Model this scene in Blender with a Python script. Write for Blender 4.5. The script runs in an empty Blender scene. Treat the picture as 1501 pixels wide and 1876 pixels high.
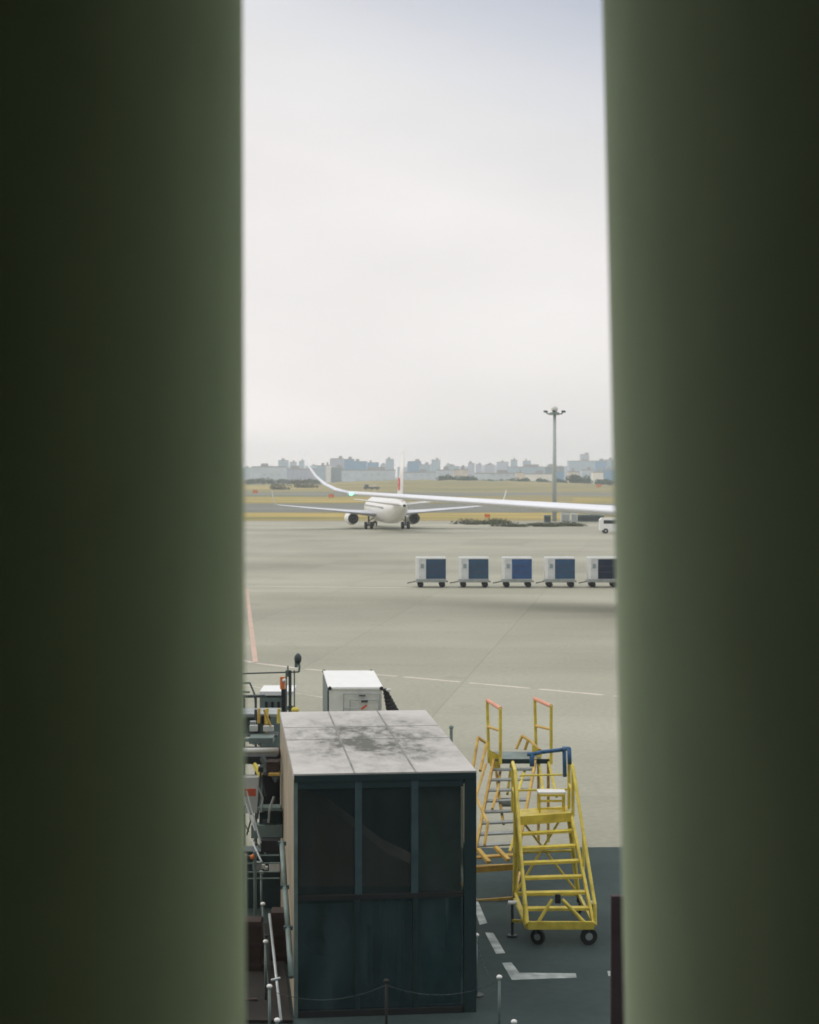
import bpy, bmesh, math, random
from mathutils import Vector, Matrix, noise
rnd = random.Random(7)
S = bpy.context.scene
C = S.collection
R = math.radians
# ------------------------------------------------------------ camera
F = 3127.0; HZ = 868.0; EYE = 8.5
PITCH = math.atan((938 - HZ) / F)
cd = bpy.data.cameras.new('camera'); cam = bpy.data.objects.new('camera', cd); C.objects.link(cam)
cam.location = (0, 0, EYE); cam.rotation_euler = (math.pi / 2 - PITCH, 0, 0)
cd.sensor_fit = 'VERTICAL'; cd.sensor_height = 30.0; cd.sensor_width = 24.0; cd.lens = 50.0
cd.clip_start = 0.05; cd.clip_end = 12000
cd.dof.use_dof = True; cd.dof.focus_distance = 8.0; cd.dof.aperture_fstop = 8.0
S.camera = cam
S.view_settings.view_transform = 'Standard'; S.view_settings.look = 'None'
S.view_settings.exposure = 0.0; S.view_settings.gamma = 1.0
S.render.engine = 'CYCLES'
S.cycles.max_bounces = 8; S.cycles.diffuse_bounces = 4; S.cycles.transparent_max_bounces = 12
S.cycles.volume_bounces = 1
# ------------------------------------------------------------ sky and sun
SUN_EL, SUN_AZ = R(50), R(-72)      # azimuth from +Y (away from the terminal) towards +X
w = bpy.data.worlds.new('World'); S.world = w; w.use_nodes = True
nt = w.node_tree; nt.nodes.clear(); N = nt.nodes; L = nt.links
out = N.new('ShaderNodeOutputWorld'); bg = N.new('ShaderNodeBackground'); bg.inputs[1].default_value = 0.1
sky = N.new('ShaderNodeTexSky'); sky.sky_type = 'NISHITA'; sky.sun_disc = False
sky.sun_elevation = SUN_EL; sky.sun_rotation = SUN_AZ; sky.air_density = 1.0; sky.dust_density = 3.0
tc = N.new('ShaderNodeTexCoord'); mp = N.new('ShaderNodeMapping'); mp.inputs['Scale'].default_value = (2.0, 2.0, 5.0)
mp.inputs['Location'].default_value = (0.35, 0.0, 0.62); mp.inputs['Rotation'].default_value = (R(6), R(9), 0)
nz = N.new('ShaderNodeTexNoise'); nz.inputs['Scale'].default_value = 2.0; nz.inputs['Detail'].default_value = 4; nz.inputs['Roughness'].default_value = 0.45
sep = N.new('ShaderNodeSeparateXYZ'); L.new(tc.outputs['Generated'], sep.inputs[0])
L.new(tc.outputs['Generated'], mp.inputs[0]); L.new(mp.outputs[0], nz.inputs[0])
# cloud layers: even bright veil low down, greyer deck higher up
rp = N.new('ShaderNodeValToRGB'); el = rp.color_ramp.elements
el[0].position = 0.0; el[0].color = (1.12, 1.06, 1.04, 1); el[1].position = 1.0; el[1].color = (1.08, 1.08, 1.10, 1)
for pos, col in ((0.03, (0.98, 0.935, 0.915, 1)), (0.06, (0.92, 0.885, 0.87, 1)), (0.105, (0.955, 0.92, 0.90, 1)), (0.165, (0.965, 0.93, 0.915, 1)), (0.215, (0.84, 0.83, 0.83, 1)), (0.245, (0.755, 0.76, 0.795, 1)), (0.30, (0.50, 0.54, 0.63, 1)), (0.42, (0.92, 0.93, 0.96, 1))):
    e = el.new(pos); e.color = col
tilt = N.new('ShaderNodeMath'); tilt.operation = 'MULTIPLY_ADD'; L.new(sep.outputs['X'], tilt.inputs[0]); tilt.inputs[1].default_value = 0.30; L.new(sep.outputs['Z'], tilt.inputs[2]); L.new(tilt.outputs[0], rp.inputs[0])
mr = N.new('ShaderNodeMapRange'); mr.inputs['From Min'].default_value = 0.3; mr.inputs['From Max'].default_value = 0.7
mr.inputs['To Min'].default_value = 9.35; mr.inputs['To Max'].default_value = 10.75
L.new(nz.outputs[0], mr.inputs[0])
ml = N.new('ShaderNodeVectorMath'); ml.operation = 'SCALE'; L.new(rp.outputs[0], ml.inputs[0]); L.new(mr.outputs[0], ml.inputs['Scale'])
mx = N.new('ShaderNodeMix'); mx.data_type = 'RGBA'; mx.inputs[0].default_value = 0.94
L.new(sky.outputs[0], mx.inputs[6]); L.new(ml.outputs[0], mx.inputs[7]); L.new(mx.outputs[2], bg.inputs[0]); L.new(bg.outputs[0], out.inputs[0])
sd = bpy.data.lights.new('sun', 'SUN'); sd.energy = 0.95; sd.angle = R(50); sd.color = (1.0, 0.95, 0.87)
so = bpy.data.objects.new('sun', sd); C.objects.link(so)
sdir = Vector((math.sin(SUN_AZ) * math.cos(SUN_EL), math.cos(SUN_AZ) * math.cos(SUN_EL), math.sin(SUN_EL)))
so.rotation_euler = sdir.to_track_quat('Z', 'Y').to_euler(); so.location = (0, 0, 60)

# ------------------------------------------------------------ projection helpers (pixel of the photo -> point in the place)
def ray(px, py):
    u = (px - 750.5) / F; v = (938 - py) / F
    return Vector((u, math.cos(PITCH) + v * math.sin(PITCH), v * math.cos(PITCH) - math.sin(PITCH)))
def P(px, py, d):
    r = ray(px, py); return Vector((0, 0, EYE)) + r * (d / r.y)
def G(px, py, h=0.0):
    r = ray(px, py); return Vector((0, 0, EYE)) + r * ((h - EYE) / r.z)

# ------------------------------------------------------------ materials
def mat(name, col, rough=0.6, metal=0.0, var=0.12, scale=3.0, bump=0.0, spec=0.4, detail=4, col2=None, coord='Object'):
    m = bpy.data.materials.new(name); m.use_nodes = True
    n = m.node_tree.nodes; l = m.node_tree.links; b = n['Principled BSDF']
    b.inputs['Roughness'].default_value = rough; b.inputs['Metallic'].default_value = metal
    b.inputs['Specular IOR Level'].default_value = spec
    t = n.new('ShaderNodeTexCoord'); q = n.new('ShaderNodeTexNoise'); q.inputs['Scale'].default_value = scale; q.inputs['Detail'].default_value = detail
    l.new(t.outputs[coord], q.inputs[0])
    c = n.new('ShaderNodeValToRGB'); a = c.color_ramp.elements
    a[0].position = 0.3; a[1].position = 0.7
    c2 = col2 or tuple(min(1, x * (1 + var)) for x in col)
    a[0].color = tuple(x * (1 - var) for x in col) + (1,) if not col2 else tuple(col) + (1,)
    a[1].color = tuple(c2) + (1,)
    l.new(q.outputs[0], c.inputs[0]); l.new(c.outputs[0], b.inputs['Base Color'])
    if bump:
        bp = n.new('ShaderNodeBump'); bp.inputs['Strength'].default_value = bump; q2 = n.new('ShaderNodeTexNoise'); q2.inputs['Scale'].default_value = scale * 12
        l.new(t.outputs[coord], q2.inputs[0]); l.new(q2.outputs[0], bp.inputs['Height']); l.new(bp.outputs[0], b.inputs['Normal'])
    return m
M = {}
M['yellow'] = mat('yellow_paint', (0.52, 0.41, 0.06), 0.5, col2=(0.80, 0.65, 0.11), scale=5, detail=8)
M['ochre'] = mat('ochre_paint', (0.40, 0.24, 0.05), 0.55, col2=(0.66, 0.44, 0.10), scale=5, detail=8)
M['palepink'] = mat('faded_red_paint', (0.72, 0.33, 0.22), 0.6)
M['blue'] = mat('blue_padding', (0.045, 0.13, 0.26), 0.6)
M['black'] = mat('black_rubber', (0.02, 0.022, 0.022), 0.8)
M['darkmetal'] = mat('dark_metal', (0.06, 0.075, 0.075), 0.5, 0.3)
M['steel'] = mat('galvanised_steel', (0.36, 0.39, 0.38), 0.45, 0.5, var=0.2)
M['greysteel'] = mat('grey_green_steel', (0.16, 0.21, 0.19), 0.5, 0.2, var=0.25)
M['teal'] = mat('teal_grey_aluminium', (0.068, 0.112, 0.12), 0.4, 0.25, var=0.2)
M['tealdark'] = mat('dark_teal_frame', (0.028, 0.05, 0.05), 0.4, 0.2)
M['white'] = mat('white_paint', (0.80, 0.80, 0.77), 0.4, var=0.04)
M['offwhite'] = mat('off_white_panel', (0.60, 0.61, 0.56), 0.5, var=0.10)
M['plane'] = mat('aircraft_white', (0.80, 0.79, 0.76), 0.3, var=0.03, scale=0.4)
M['wing'] = mat('wing_light_grey', (0.80, 0.81, 0.84), 0.3, var=0.04, scale=0.4)
M['lightwing'] = mat('wing_grey_white', (0.62, 0.63, 0.66), 0.35, var=0.05, scale=0.4)
M['orange'] = mat('orange_paint', (0.62, 0.17, 0.04), 0.6)
M['redorange'] = mat('red_orange_paint', (0.50, 0.09, 0.035), 0.6)
M['red'] = mat('red_emblem', (0.65, 0.05, 0.04), 0.5)
M['brown'] = mat('rust_brown', (0.035, 0.022, 0.016), 0.8, var=0.4, scale=6)
M['redbrown'] = mat('dark_red_brown', (0.045, 0.026, 0.028), 0.7, var=0.3)
M['tan'] = mat('tan_panel', (0.36, 0.30, 0.21), 0.6, var=0.2, scale=1.6, detail=6)
M['tyre'] = M['black']
M['window'] = mat('dark_window', (0.02, 0.025, 0.03), 0.15)
def curtain_mat():
    m = mat('grey_green_cloth', (0.70, 0.765, 0.60), 0.95, var=0.07, scale=9, bump=0.25, detail=8, spec=0.1); return m
M['cloth'] = curtain_mat()
def emit(name, col, st):
    m = bpy.data.materials.new(name); m.use_nodes = True; b = m.node_tree.nodes['Principled BSDF']
    b.inputs['Base Color'].default_value = col + (1,); b.inputs['Emission Color'].default_value = col + (1,); b.inputs['Emission Strength'].default_value = st; return m
M['navlight'] = emit('green_lamp', (0.35, 1.0, 0.7), 1.2)
def glass(name, tint, refl, pane_tone=(0.075, 0.10, 0.10), amt=0.22):
    m = bpy.data.materials.new(name); m.use_nodes = True; n = m.node_tree.nodes; l = m.node_tree.links; n.clear()
    o = n.new('ShaderNodeOutputMaterial'); a = n.new('ShaderNodeBsdfTransparent'); a.inputs[0].default_value = tint + (1,)
    g = n.new('ShaderNodeBsdfGlossy'); g.inputs['Roughness'].default_value = 0.04; g.inputs[0].default_value = (0.8, 0.9, 0.9, 1)
    d = n.new('ShaderNodeBsdfDiffuse'); d.inputs[0].default_value = pane_tone + (1,)  # diffuse tone mixed unevenly into the panes by noise
    q = n.new('ShaderNodeTexNoise'); q.inputs['Scale'].default_value = 1.2; t = n.new('ShaderNodeTexCoord'); mpp = n.new('ShaderNodeMapping'); mpp.inputs['Scale'].default_value = (2.5, 1, 0.5)
    l.new(t.outputs['Object'], mpp.inputs[0]); l.new(mpp.outputs[0], q.inputs[0])
    r = n.new('ShaderNodeMapRange'); r.inputs[1].default_value = 0.35; r.inputs[2].default_value = 0.7; r.inputs[3].default_value = 0.03; r.inputs[4].default_value = amt
    l.new(q.outputs[0], r.inputs[0])
    s0 = n.new('ShaderNodeMixShader'); l.new(r.outputs[0], s0.inputs[0]); l.new(a.outputs[0], s0.inputs[1]); l.new(d.outputs[0], s0.inputs[2])
    s = n.new('ShaderNodeMixShader'); s.inputs[0].default_value = refl; l.new(s0.outputs[0], s.inputs[1]); l.new(g.outputs[0], s.inputs[2]); l.new(s.outputs[0], o.inputs[0]); return m
M['glass'] = glass('dark_tinted_glass', (0.70, 0.73, 0.71), 0.06)
M['glasslow'] = glass('lower_tinted_glass', (0.55, 0.68, 0.72), 0.07, (0.085, 0.135, 0.14), 0.36)

# ------------------------------------------------------------ mesh builder
def worldloc(o):
    v = Vector((0, 0, 0))
    while o: v += o.location; o = o.parent
    return v
class MB:
    k = 1.0
    def __init__(s): s.bm = bmesh.new()
    def box(s, c, size, rz=0, rx=0, ry=0, bev=0):
        m = Matrix.Translation(Vector(c)) @ Matrix.Rotation(rz, 4, 'Z') @ Matrix.Rotation(ry, 4, 'Y') @ Matrix.Rotation(rx, 4, 'X') @ Matrix.Diagonal((size[0], size[1], size[2], 1))
        r = bmesh.ops.create_cube(s.bm, size=1, matrix=m)
        if bev:
            es = {e for v in r['verts'] for e in v.link_edges}
            bmesh.ops.bevel(s.bm, geom=list(es), offset=bev, segments=2, affect='EDGES', profile=0.5)
        return s
    def quad8(s, pts):        # 8 points: bottom ring 4, top ring 4
        v = [s.bm.verts.new(p) for p in pts]
        for f in ((3, 2, 1, 0), (4, 5, 6, 7), (0, 1, 5, 4), (1, 2, 6, 5), (2, 3, 7, 6), (3, 0, 4, 7)): s.bm.faces.new([v[i] for i in f])
        return s
    def tube(s, a, b, r, n=10, r2=None):
        r = r * MB.k
        a = Vector(a); b = Vector(b); d = b - a; l = d.length
        if l < 1e-6: return s
        m = Matrix.Translation((a + b) / 2) @ d.to_track_quat('Z', 'Y').to_matrix().to_4x4()
        bmesh.ops.create_cone(s.bm, cap_ends=True, segments=n, radius1=r, radius2=r if r2 is None else r2, depth=l, matrix=m); return s
    def path(s, pts, r, n=8):
        for a, b in zip(pts, pts[1:]): s.tube(a, b, r, n)
        for p in pts[1:-1]: s.ball(p, r)
        return s
    def bar(s, a, b, wd, h, up=(0, 0, 1)):       # rectangular bar from a to b
        a = Vector(a); b = Vector(b); d = (b - a); y = d.normalized(); u = Vector(up)
        x = y.cross(u).normalized(); z = x.cross(y)
        m = Matrix((x, y, z)).transposed().to_4x4(); m.translation = (a + b) / 2
        bmesh.ops.create_cube(s.bm, size=1, matrix=m @ Matrix.Diagonal((wd, d.length, h, 1))); return s
    def ball(s, c, r, sc=(1, 1, 1), sub=2):
        bmesh.ops.create_icosphere(s.bm, subdivisions=sub, radius=r, matrix=Matrix.Translation(Vector(c)) @ Matrix.Diagonal(sc + (1,))); return s
    def rings(s, rings, cap=True):
        vs = [[s.bm.verts.new(p) for p in r] for r in rings]; n = len(vs[0])
        for a, b in zip(vs, vs[1:]):
            for i in range(n): s.bm.faces.new((a[i], a[(i + 1) % n], b[(i + 1) % n], b[i]))
        if cap: s.bm.faces.new(list(reversed(vs[0]))); s.bm.faces.new(vs[-1])
        return s
    def build(s, name, m, parent=None, smooth=False, **kw):
        if parent is not None:
            o_ = worldloc(parent); bmesh.ops.translate(s.bm, verts=s.bm.verts, vec=-o_)
        bmesh.ops.recalc_face_normals(s.bm, faces=s.bm.faces)
        me = bpy.data.meshes.new(name); s.bm.to_mesh(me); s.bm.free(); me.materials.append(m)
        if smooth:
            for p in me.polygons: p.use_smooth = True
        o = bpy.data.objects.new(name, me); C.objects.link(o); o.parent = parent
        if smooth == 'auto':
            pass
        for k, v in kw.items(): o[k] = v
        return o
def thing(name, loc, label, cat, group=None):
    o = bpy.data.objects.new(name, None); C.objects.link(o); o.location = loc; o.empty_display_size = 0.2
    o['label'] = label; o['category'] = cat
    if group: o['group'] = group
    return o
def kids(o): return [c for c in bpy.data.objects if c.parent == o]
def dup(o, parent=None):
    c = o.copy(); C.objects.link(c); c.parent = parent
    for k in kids(o): dup(k, c)
    return c
def struct(name, mb, m, kind='structure', **kw): return mb.build(name, m, None, kind=kind, **kw)
def sheet(pts, z):
    b = MB(); b.bm.faces.new([b.bm.verts.new((p[0], p[1], z)) for p in pts]); return b

# ------------------------------------------------------------ ground
def ground_mat(name, c0, c1, sc, joints=None, streak=(1, 1), rough=0.85, extra=None):
    m = bpy.data.materials.new(name); m.use_nodes = True; n = m.node_tree.nodes; l = m.node_tree.links; b = n['Principled BSDF']
    b.inputs['Roughness'].default_value = rough; b.inputs['Specular IOR Level'].default_value = 0.25
    t = n.new('ShaderNodeTexCoord'); mp = n.new('ShaderNodeMapping'); mp.inputs['Scale'].default_value = (streak[0], streak[1], 1)
    q = n.new('ShaderNodeTexNoise'); q.inputs['Scale'].default_value = sc; q.inputs['Detail'].default_value = 8; q.inputs['Roughness'].default_value = 0.6
    l.new(t.outputs['Object'], mp.inputs[0]); l.new(mp.outputs[0], q.inputs[0])
    c = n.new('ShaderNodeValToRGB'); a = c.color_ramp.elements; a[0].position = 0.33; a[1].position = 0.67; a[0].color = c0 + (1,); a[1].color = c1 + (1,)
    l.new(q.outputs[0], c.inputs[0]); cur = c.outputs[0]
    # fine grain
    g = n.new('ShaderNodeTexNoise'); g.inputs['Scale'].default_value = 5.0; g.inputs['Detail'].default_value = 6; l.new(t.outputs['Object'], g.inputs[0])
    gm = n.new('ShaderNodeMapRange'); gm.inputs[1].default_value = 0.3; gm.inputs[2].default_value = 0.7; gm.inputs[3].default_value = 0.90; gm.inputs[4].default_value = 1.08; l.new(g.outputs[0], gm.inputs[0])
    mu = n.new('ShaderNodeVectorMath'); mu.operation = 'SCALE'; l.new(cur, mu.inputs[0]); l.new(gm.outputs[0], mu.inputs['Scale']); cur = mu.outputs[0]
    if joints:
        mpj = n.new('ShaderNodeMapping'); mpj.inputs['Rotation'].default_value = (0, 0, R(joints[1])); l.new(t.outputs['Object'], mpj.inputs[0])
        bk = n.new('ShaderNodeTexBrick'); bk.offset = 0; bk.inputs['Scale'].default_value = 1; bk.inputs['Brick Width'].default_value = joints[0]; bk.inputs['Row Height'].default_value = joints[0]
        bk.inputs['Mortar Size'].default_value = 0.03; bk.inputs['Mortar Smooth'].default_value = 0.4
        bk.inputs['Color1'].default_value = (1, 1, 1, 1); bk.inputs['Color2'].default_value = (0.90, 0.90, 0.89, 1); bk.inputs['Mortar'].default_value = (0.76, 0.76, 0.74, 1)
        l.new(mpj.outputs[0], bk.inputs[0])
        mm = n.new('ShaderNodeVectorMath'); mm.operation = 'MULTIPLY'; l.new(cur, mm.inputs[0]); l.new(bk.outputs[0], mm.inputs[1]); cur = mm.outputs[0]
    if extra: cur = extra(n, l, t, cur)
    l.new(cur, b.inputs['Base Color']); return m
def tyre_bands(n, l, t, cur):       # oil spots, then darker travelled lanes across the apron
    q = n.new('ShaderNodeTexNoise'); q.inputs['Scale'].default_value = 0.22; q.inputs['Detail'].default_value = 7; q.inputs['Roughness'].default_value = 0.7
    l.new(t.outputs['Object'], q.inputs[0]); r = n.new('ShaderNodeMapRange'); r.inputs[1].default_value = 0.60; r.inputs[2].default_value = 0.72; r.inputs[3].default_value = 1.0; r.inputs[4].default_value = 0.80; l.new(q.outputs[0], r.inputs[0])
    m = n.new('ShaderNodeVectorMath'); m.operation = 'SCALE'; l.new(cur, m.inputs[0]); l.new(r.outputs[0], m.inputs['Scale']); cur = m.outputs[0]
    mp = n.new('ShaderNodeMapping'); mp.inputs['Scale'].default_value = (0.006, 0.055, 1); mp.inputs['Rotation'].default_value = (0, 0, R(1.5))
    q = n.new('ShaderNodeTexNoise'); q.inputs['Scale'].default_value = 1.0; q.inputs['Detail'].default_value = 4
    l.new(t.outputs['Object'], mp.inputs[0]); l.new(mp.outputs[0], q.inputs[0])
    r = n.new('ShaderNodeMapRange'); r.inputs[1].default_value = 0.35; r.inputs[2].default_value = 0.65; r.inputs[3].default_value = 0.84; r.inputs[4].default_value = 1.06; l.new(q.outputs[0], r.inputs[0])
    m = n.new('ShaderNodeVectorMath'); m.operation = 'SCALE'; l.new(cur, m.inputs[0]); l.new(r.outputs[0], m.inputs['Scale']); return m.outputs[0]
M['terrain'] = ground_mat('dry_terrain', (0.13, 0.13, 0.075), (0.20, 0.18, 0.10), 0.02)
M['concrete'] = ground_mat('apron_concrete', (0.345, 0.338, 0.262), (0.430, 0.422, 0.332), 0.05, joints=(7.5, 8), extra=tyre_bands)
M['asphalt'] = ground_mat('asphalt', (0.030, 0.050, 0.047), (0.050, 0.076, 0.071), 0.35)
M['taxi'] = ground_mat('taxiway_asphalt', (0.14, 0.145, 0.12), (0.21, 0.215, 0.18), 0.03, streak=(0.3, 1))
M['drygrass'] = ground_mat('dry_yellow_grass', (0.19, 0.185, 0.06), (0.50, 0.36, 0.10), 0.06, streak=(0.35, 1))
M['olive'] = ground_mat('olive_grass', (0.13, 0.155, 0.06), (0.37, 0.28, 0.12), 0.030, streak=(0.35, 1))
M['marking'] = mat('worn_white_marking', (0.20, 0.235, 0.22), 0.7, col2=(0.56, 0.61, 0.57), scale=3.2, detail=8)
M['farmark'] = mat('worn_pale_marking', (0.50, 0.45, 0.38), 0.7, col2=(0.74, 0.66, 0.58), scale=0.8, detail=8)
M['pinkmark'] = mat('worn_red_marking', (0.46, 0.36, 0.27), 0.7, col2=(0.60, 0.40, 0.32), scale=0.6, detail=8)

b = MB(); b.bm.faces.new([b.bm.verts.new(p) for p in ((-3000, -60, -0.012), (3000, -60, -0.012), (3000, 3900, -0.012), (-3000, 3900, -0.012))]); struct('terrain', b, M['terrain'])
def band(name, xl, xr, ya, yb, z, m, kind='structure', wob=0.0, **kw):
    # a strip whose near edge shows at photo row ya and far edge at row yb, slightly wavy
    n = 60; near = [];far = []
    for i in range(n + 1):
        px = xl + (xr - xl) * i / n
        a = G(px, ya); c = G(px, yb)
        k1 = wob * noise.noise(Vector((px * 0.021, ya * 0.1, 0))); k2 = wob * noise.noise(Vector((px * 0.027, yb * 0.1, 5)))
        near.append((a.x, a.y * (1 + k1))); far.append((c.x, c.y * (1 + k2)))
    bb = MB(); va = [bb.bm.verts.new((p[0], p[1], z)) for p in near]; vb = [bb.bm.verts.new((p[0], p[1], z)) for p in far]
    for i in range(n): bb.bm.faces.new((va[i], va[i + 1], vb[i + 1], vb[i]))
    return struct(name, bb, m, kind, **kw)
# apron of concrete slabs
y_ap = G(750, 954.5).y
struct('apron', sheet(((-400, -30), (400, -30), (400, y_ap), (-400, y_ap + 1)), 0.0), M['concrete'])
sh = G(1100, 1556).y
struct('service_road', sheet(((-60, 1.3), (60, 1.3), (60, sh + 1.6), (-60, sh - 1.4)), 0.004), M['asphalt'])
# grass and taxiways behind the apron
band('grass_field', -1500, 3000, 954.0, 887, -0.006, M['olive'], 'stuff', 0.0)
band('taxiway', -1500, 3000, 938.5, 923, 0.0, M['taxi'], 'structure', 0.006)
band('dry_grass_strip', -1500, 1080, 952.5, 939.5, 0.004, M['drygrass'], 'stuff', 0.012)
band('dry_grass_verge', -1500, 730, 920.5, 910.5, 0.002, M['drygrass'], 'stuff', 0.03)
band('far_taxiway', -1500, 3000, 908, 902.5, 0.002, M['taxi'], 'structure', 0.03)
band('dry_grass_patch', 1052, 1700, 921, 912.5, 0.008, M['drygrass'], 'stuff', 0.02)
band('dry_grass_rim', 440, 3000, 896, 890, 0.002, M['drygrass'], 'stuff', 0.05)
# low grassy bank behind the airliner
b = MB()
nx, ny = 60, 10
gv = [[None] * (ny + 1) for _ in range(nx + 1)]
for i in range(nx + 1):
    for j in range(ny + 1):
        px = 585 + (1120 - 585) * i / nx; d = 900 + 500 * j / ny
        x = P(px, 868, d).x
        e = math.sin(math.pi * i / nx) ** 0.35 if 0 < i < nx else 0
        peak = 4.6 * (1 - 0.55 * max(0, (i / nx - 0.25)))
        z = math.sin(math.pi * j / ny) ** 0.8 * e * peak * (1 + 0.18 * noise.noise(Vector((i * 0.35, j * 0.5, 3)))) if 0 < j < ny else -0.3
        gv[i][j] = b.bm.verts.new((x, d, z))
for i in range(nx):
    for j in range(ny): b.bm.faces.new((gv[i][j], gv[i + 1][j], gv[i + 1][j + 1], gv[i][j + 1]))
struct('grass_bank', b, M['olive'], smooth=True)
# painted markings
def stripe(name, a, c, wd, m, z):
    a = Vector((a.x, a.y, 0)); c = Vector((c.x, c.y, 0)); d = (c - a).normalized(); s_ = Vector((-d.y, d.x, 0)) * wd / 2
    return sheet([a - s_, c - s_, c + s_, a + s_], z)
def mark(name, quads, m, z):
    bb = MB()
    for q in quads: bb.bm.faces.new([bb.bm.verts.new((p.x, p.y, z)) for p in q])
    return struct(name, bb, m)
def sq(a, c, wd):
    d = (c - a).normalized(); s_ = Vector((-d.y, d.x, 0)) * wd / 2; return (a - s_, c - s_, c + s_, a + s_)
mark('road_marking', [
    [G(862, 1640), G(871, 1640), G(893, 1692), G(879, 1695)], [G(889, 1709), G(904, 1710), G(926, 1747), G(909, 1748)],
    [G(920, 1765), G(937, 1764), G(952, 1783), G(938, 1796)], [G(952, 1783), G(1055, 1784), G(1057, 1792), G(938, 1796)],
    [G(1113, 1780), G(1200, 1777), G(1200, 1786), G(1115, 1789)], [G(838, 1585), G(846, 1585), G(860, 1625), G(850, 1625)]], M['marking'], 0.008)
seg = []
pts = [(300, 1180), (470, 1215), (560, 1226), (740, 1240), (860, 1251), (1125, 1275), (1400, 1296)]
for a, c in zip(pts, pts[1:]):
    A, B_ = G(*a), G(*c); n_ = max(1, int((B_ - A).length / 2.5))
    for i in range(n_):
        if rnd.random() < 0.85: seg.append(sq(A.lerp(B_, i / n_), A.lerp(B_, (i + 0.86) / n_), 0.24))
mark('stand_marking', seg, M['farmark'], 0.004)
seg = [sq(G(452, 1078), G(468, 1213), 0.24)]
mark('lead_in_line', seg, M['pinkmark'], 0.008)
mark('lane_marking', [sq(G(445, 1074), G(755, 1077), 0.35), sq(G(200, 1074), G(440, 1074), 0.35)], M['farmark'], 0.008)
mark('taxi_line', [sq(G(780, 1008), G(900, 1003), 0.25), sq(G(900, 1003), G(1125, 1012), 0.25)], M['pinkmark'], 0.008)
mark('side_marking', [sq(G(446, 1256), G(592, 1278), 0.10)], M['farmark'], 0.008)

# ------------------------------------------------------------ terminal shell round the camera and the curtains at its window
M['facade'] = mat('grey_facade_panel', (0.14, 0.16, 0.16), 0.5)
M['dark'] = mat('pale_bounce_interior', (0.80, 0.83, 0.72), 0.9)  # unseen room coloured pale to bounce light onto the curtains
WX0, WX1, WZ0, WZ1, WY = -1.5, 1.5, 7.60, 9.32, 1.32  # head and sill of the unseen opening set to darken the curtains' upper part
b = MB()
b.box(((-60 + WX0) / 2, WY + .15, 9), (WX0 + 60, .3, 18)).box(((60 + WX1) / 2, WY + .15, 9), (60 - WX1, .3, 18))
b.box((0, WY + .15, WZ0 / 2), (WX1 - WX0, .3, WZ0)).box((0, WY + .15, (18 + WZ1) / 2), (WX1 - WX0, .3, 18 - WZ1))
struct('terminal_wall', b, M['facade'])
struct('room_floor', MB().box((0, -1.35, 6.75), (6, 5.3, .2)), M['dark'])
struct('room_ceiling', MB().box((0, -1.35, 10.9), (6, 5.3, .2)), M['dark'])
struct('room_wall', MB().box((-3.1, -1.35, 8.8), (.2, 5.3, 4.3)).box((3.1, -1.35, 8.8), (.2, 5.3, 4.3)).box((0, -4.1, 8.8), (6.4, .2, 4.3)), M['dark'])
def curtain(side, edge_top, edge_bot, label, extra):
    # heavy cloth drawn back: the gap side ends in one broad soft roll, smaller folds follow behind it
    th = 0.006; rings = []
    zs = [7.0 + (10.45 - 7.0) * k / 40 for k in range(41)]
    side = -side
    for z in zs:
        t = (z - 8.16) / (8.79 - 8.16)            # 0 at the bottom of the picture, 1 at the top
        ex = edge_bot + (edge_top - edge_bot) * t + 0.0006 * math.sin(z * 3.1 + side)
        prof = []
        RX, RY = extra
        ex = -(1.06 * ex - RX + math.sqrt(RX * RX + ex * ex * RY * RY))      # ex comes in as the slope of the sight line that grazes the roll
        for k in range(45):                       # broad roll: ellipse from behind round to the front
            a = math.pi * 0.45 - (math.pi * 0.95) * k / 44
            prof.append((ex - RX + RX * math.cos(a) if a < 1.5708 else ex - RX + RX * math.cos(a), 1.06 + -(-math.sin(a)) * RY))
        x0, y0 = prof[-1]
        for k in range(1, 60):
            x = x0 - k * 0.016
            prof.append((x, y0 + 0.035 * math.sin(k * 0.30) - 0.0 + 0.03 * (k / 60)))
        outer = [Vector((-side * p[0], p[1], z)) for p in prof]
        nrm = []
        for i in range(len(outer)):
            d = (outer[min(i + 1, len(outer) - 1)] - outer[max(i - 1, 0)]).normalized(); nrm.append(Vector((-d.y, d.x, 0)))
        inner = [p + n * th * (-side) for p, n in zip(outer, nrm)]
        rings.append(outer + inner[::-1])
    b = MB(); b.rings(rings)
    o = b.build('curtain', M['cloth'], None, True); o['label'] = label; o['category'] = 'curtain'; o['group'] = 'curtains drawn back at the window'
    return o
# the profile is written for the left curtain in mirrored coordinates (edge measured from the optical axis)
curtain(1, 0.1018, 0.1022, 'dark grey green curtain filling the left side of the view', (0.25, 0.40))
curtain(-1, 0.1180, 0.1305, 'lighter grey green curtain filling the right side of the view', (0.52, 0.78))

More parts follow.
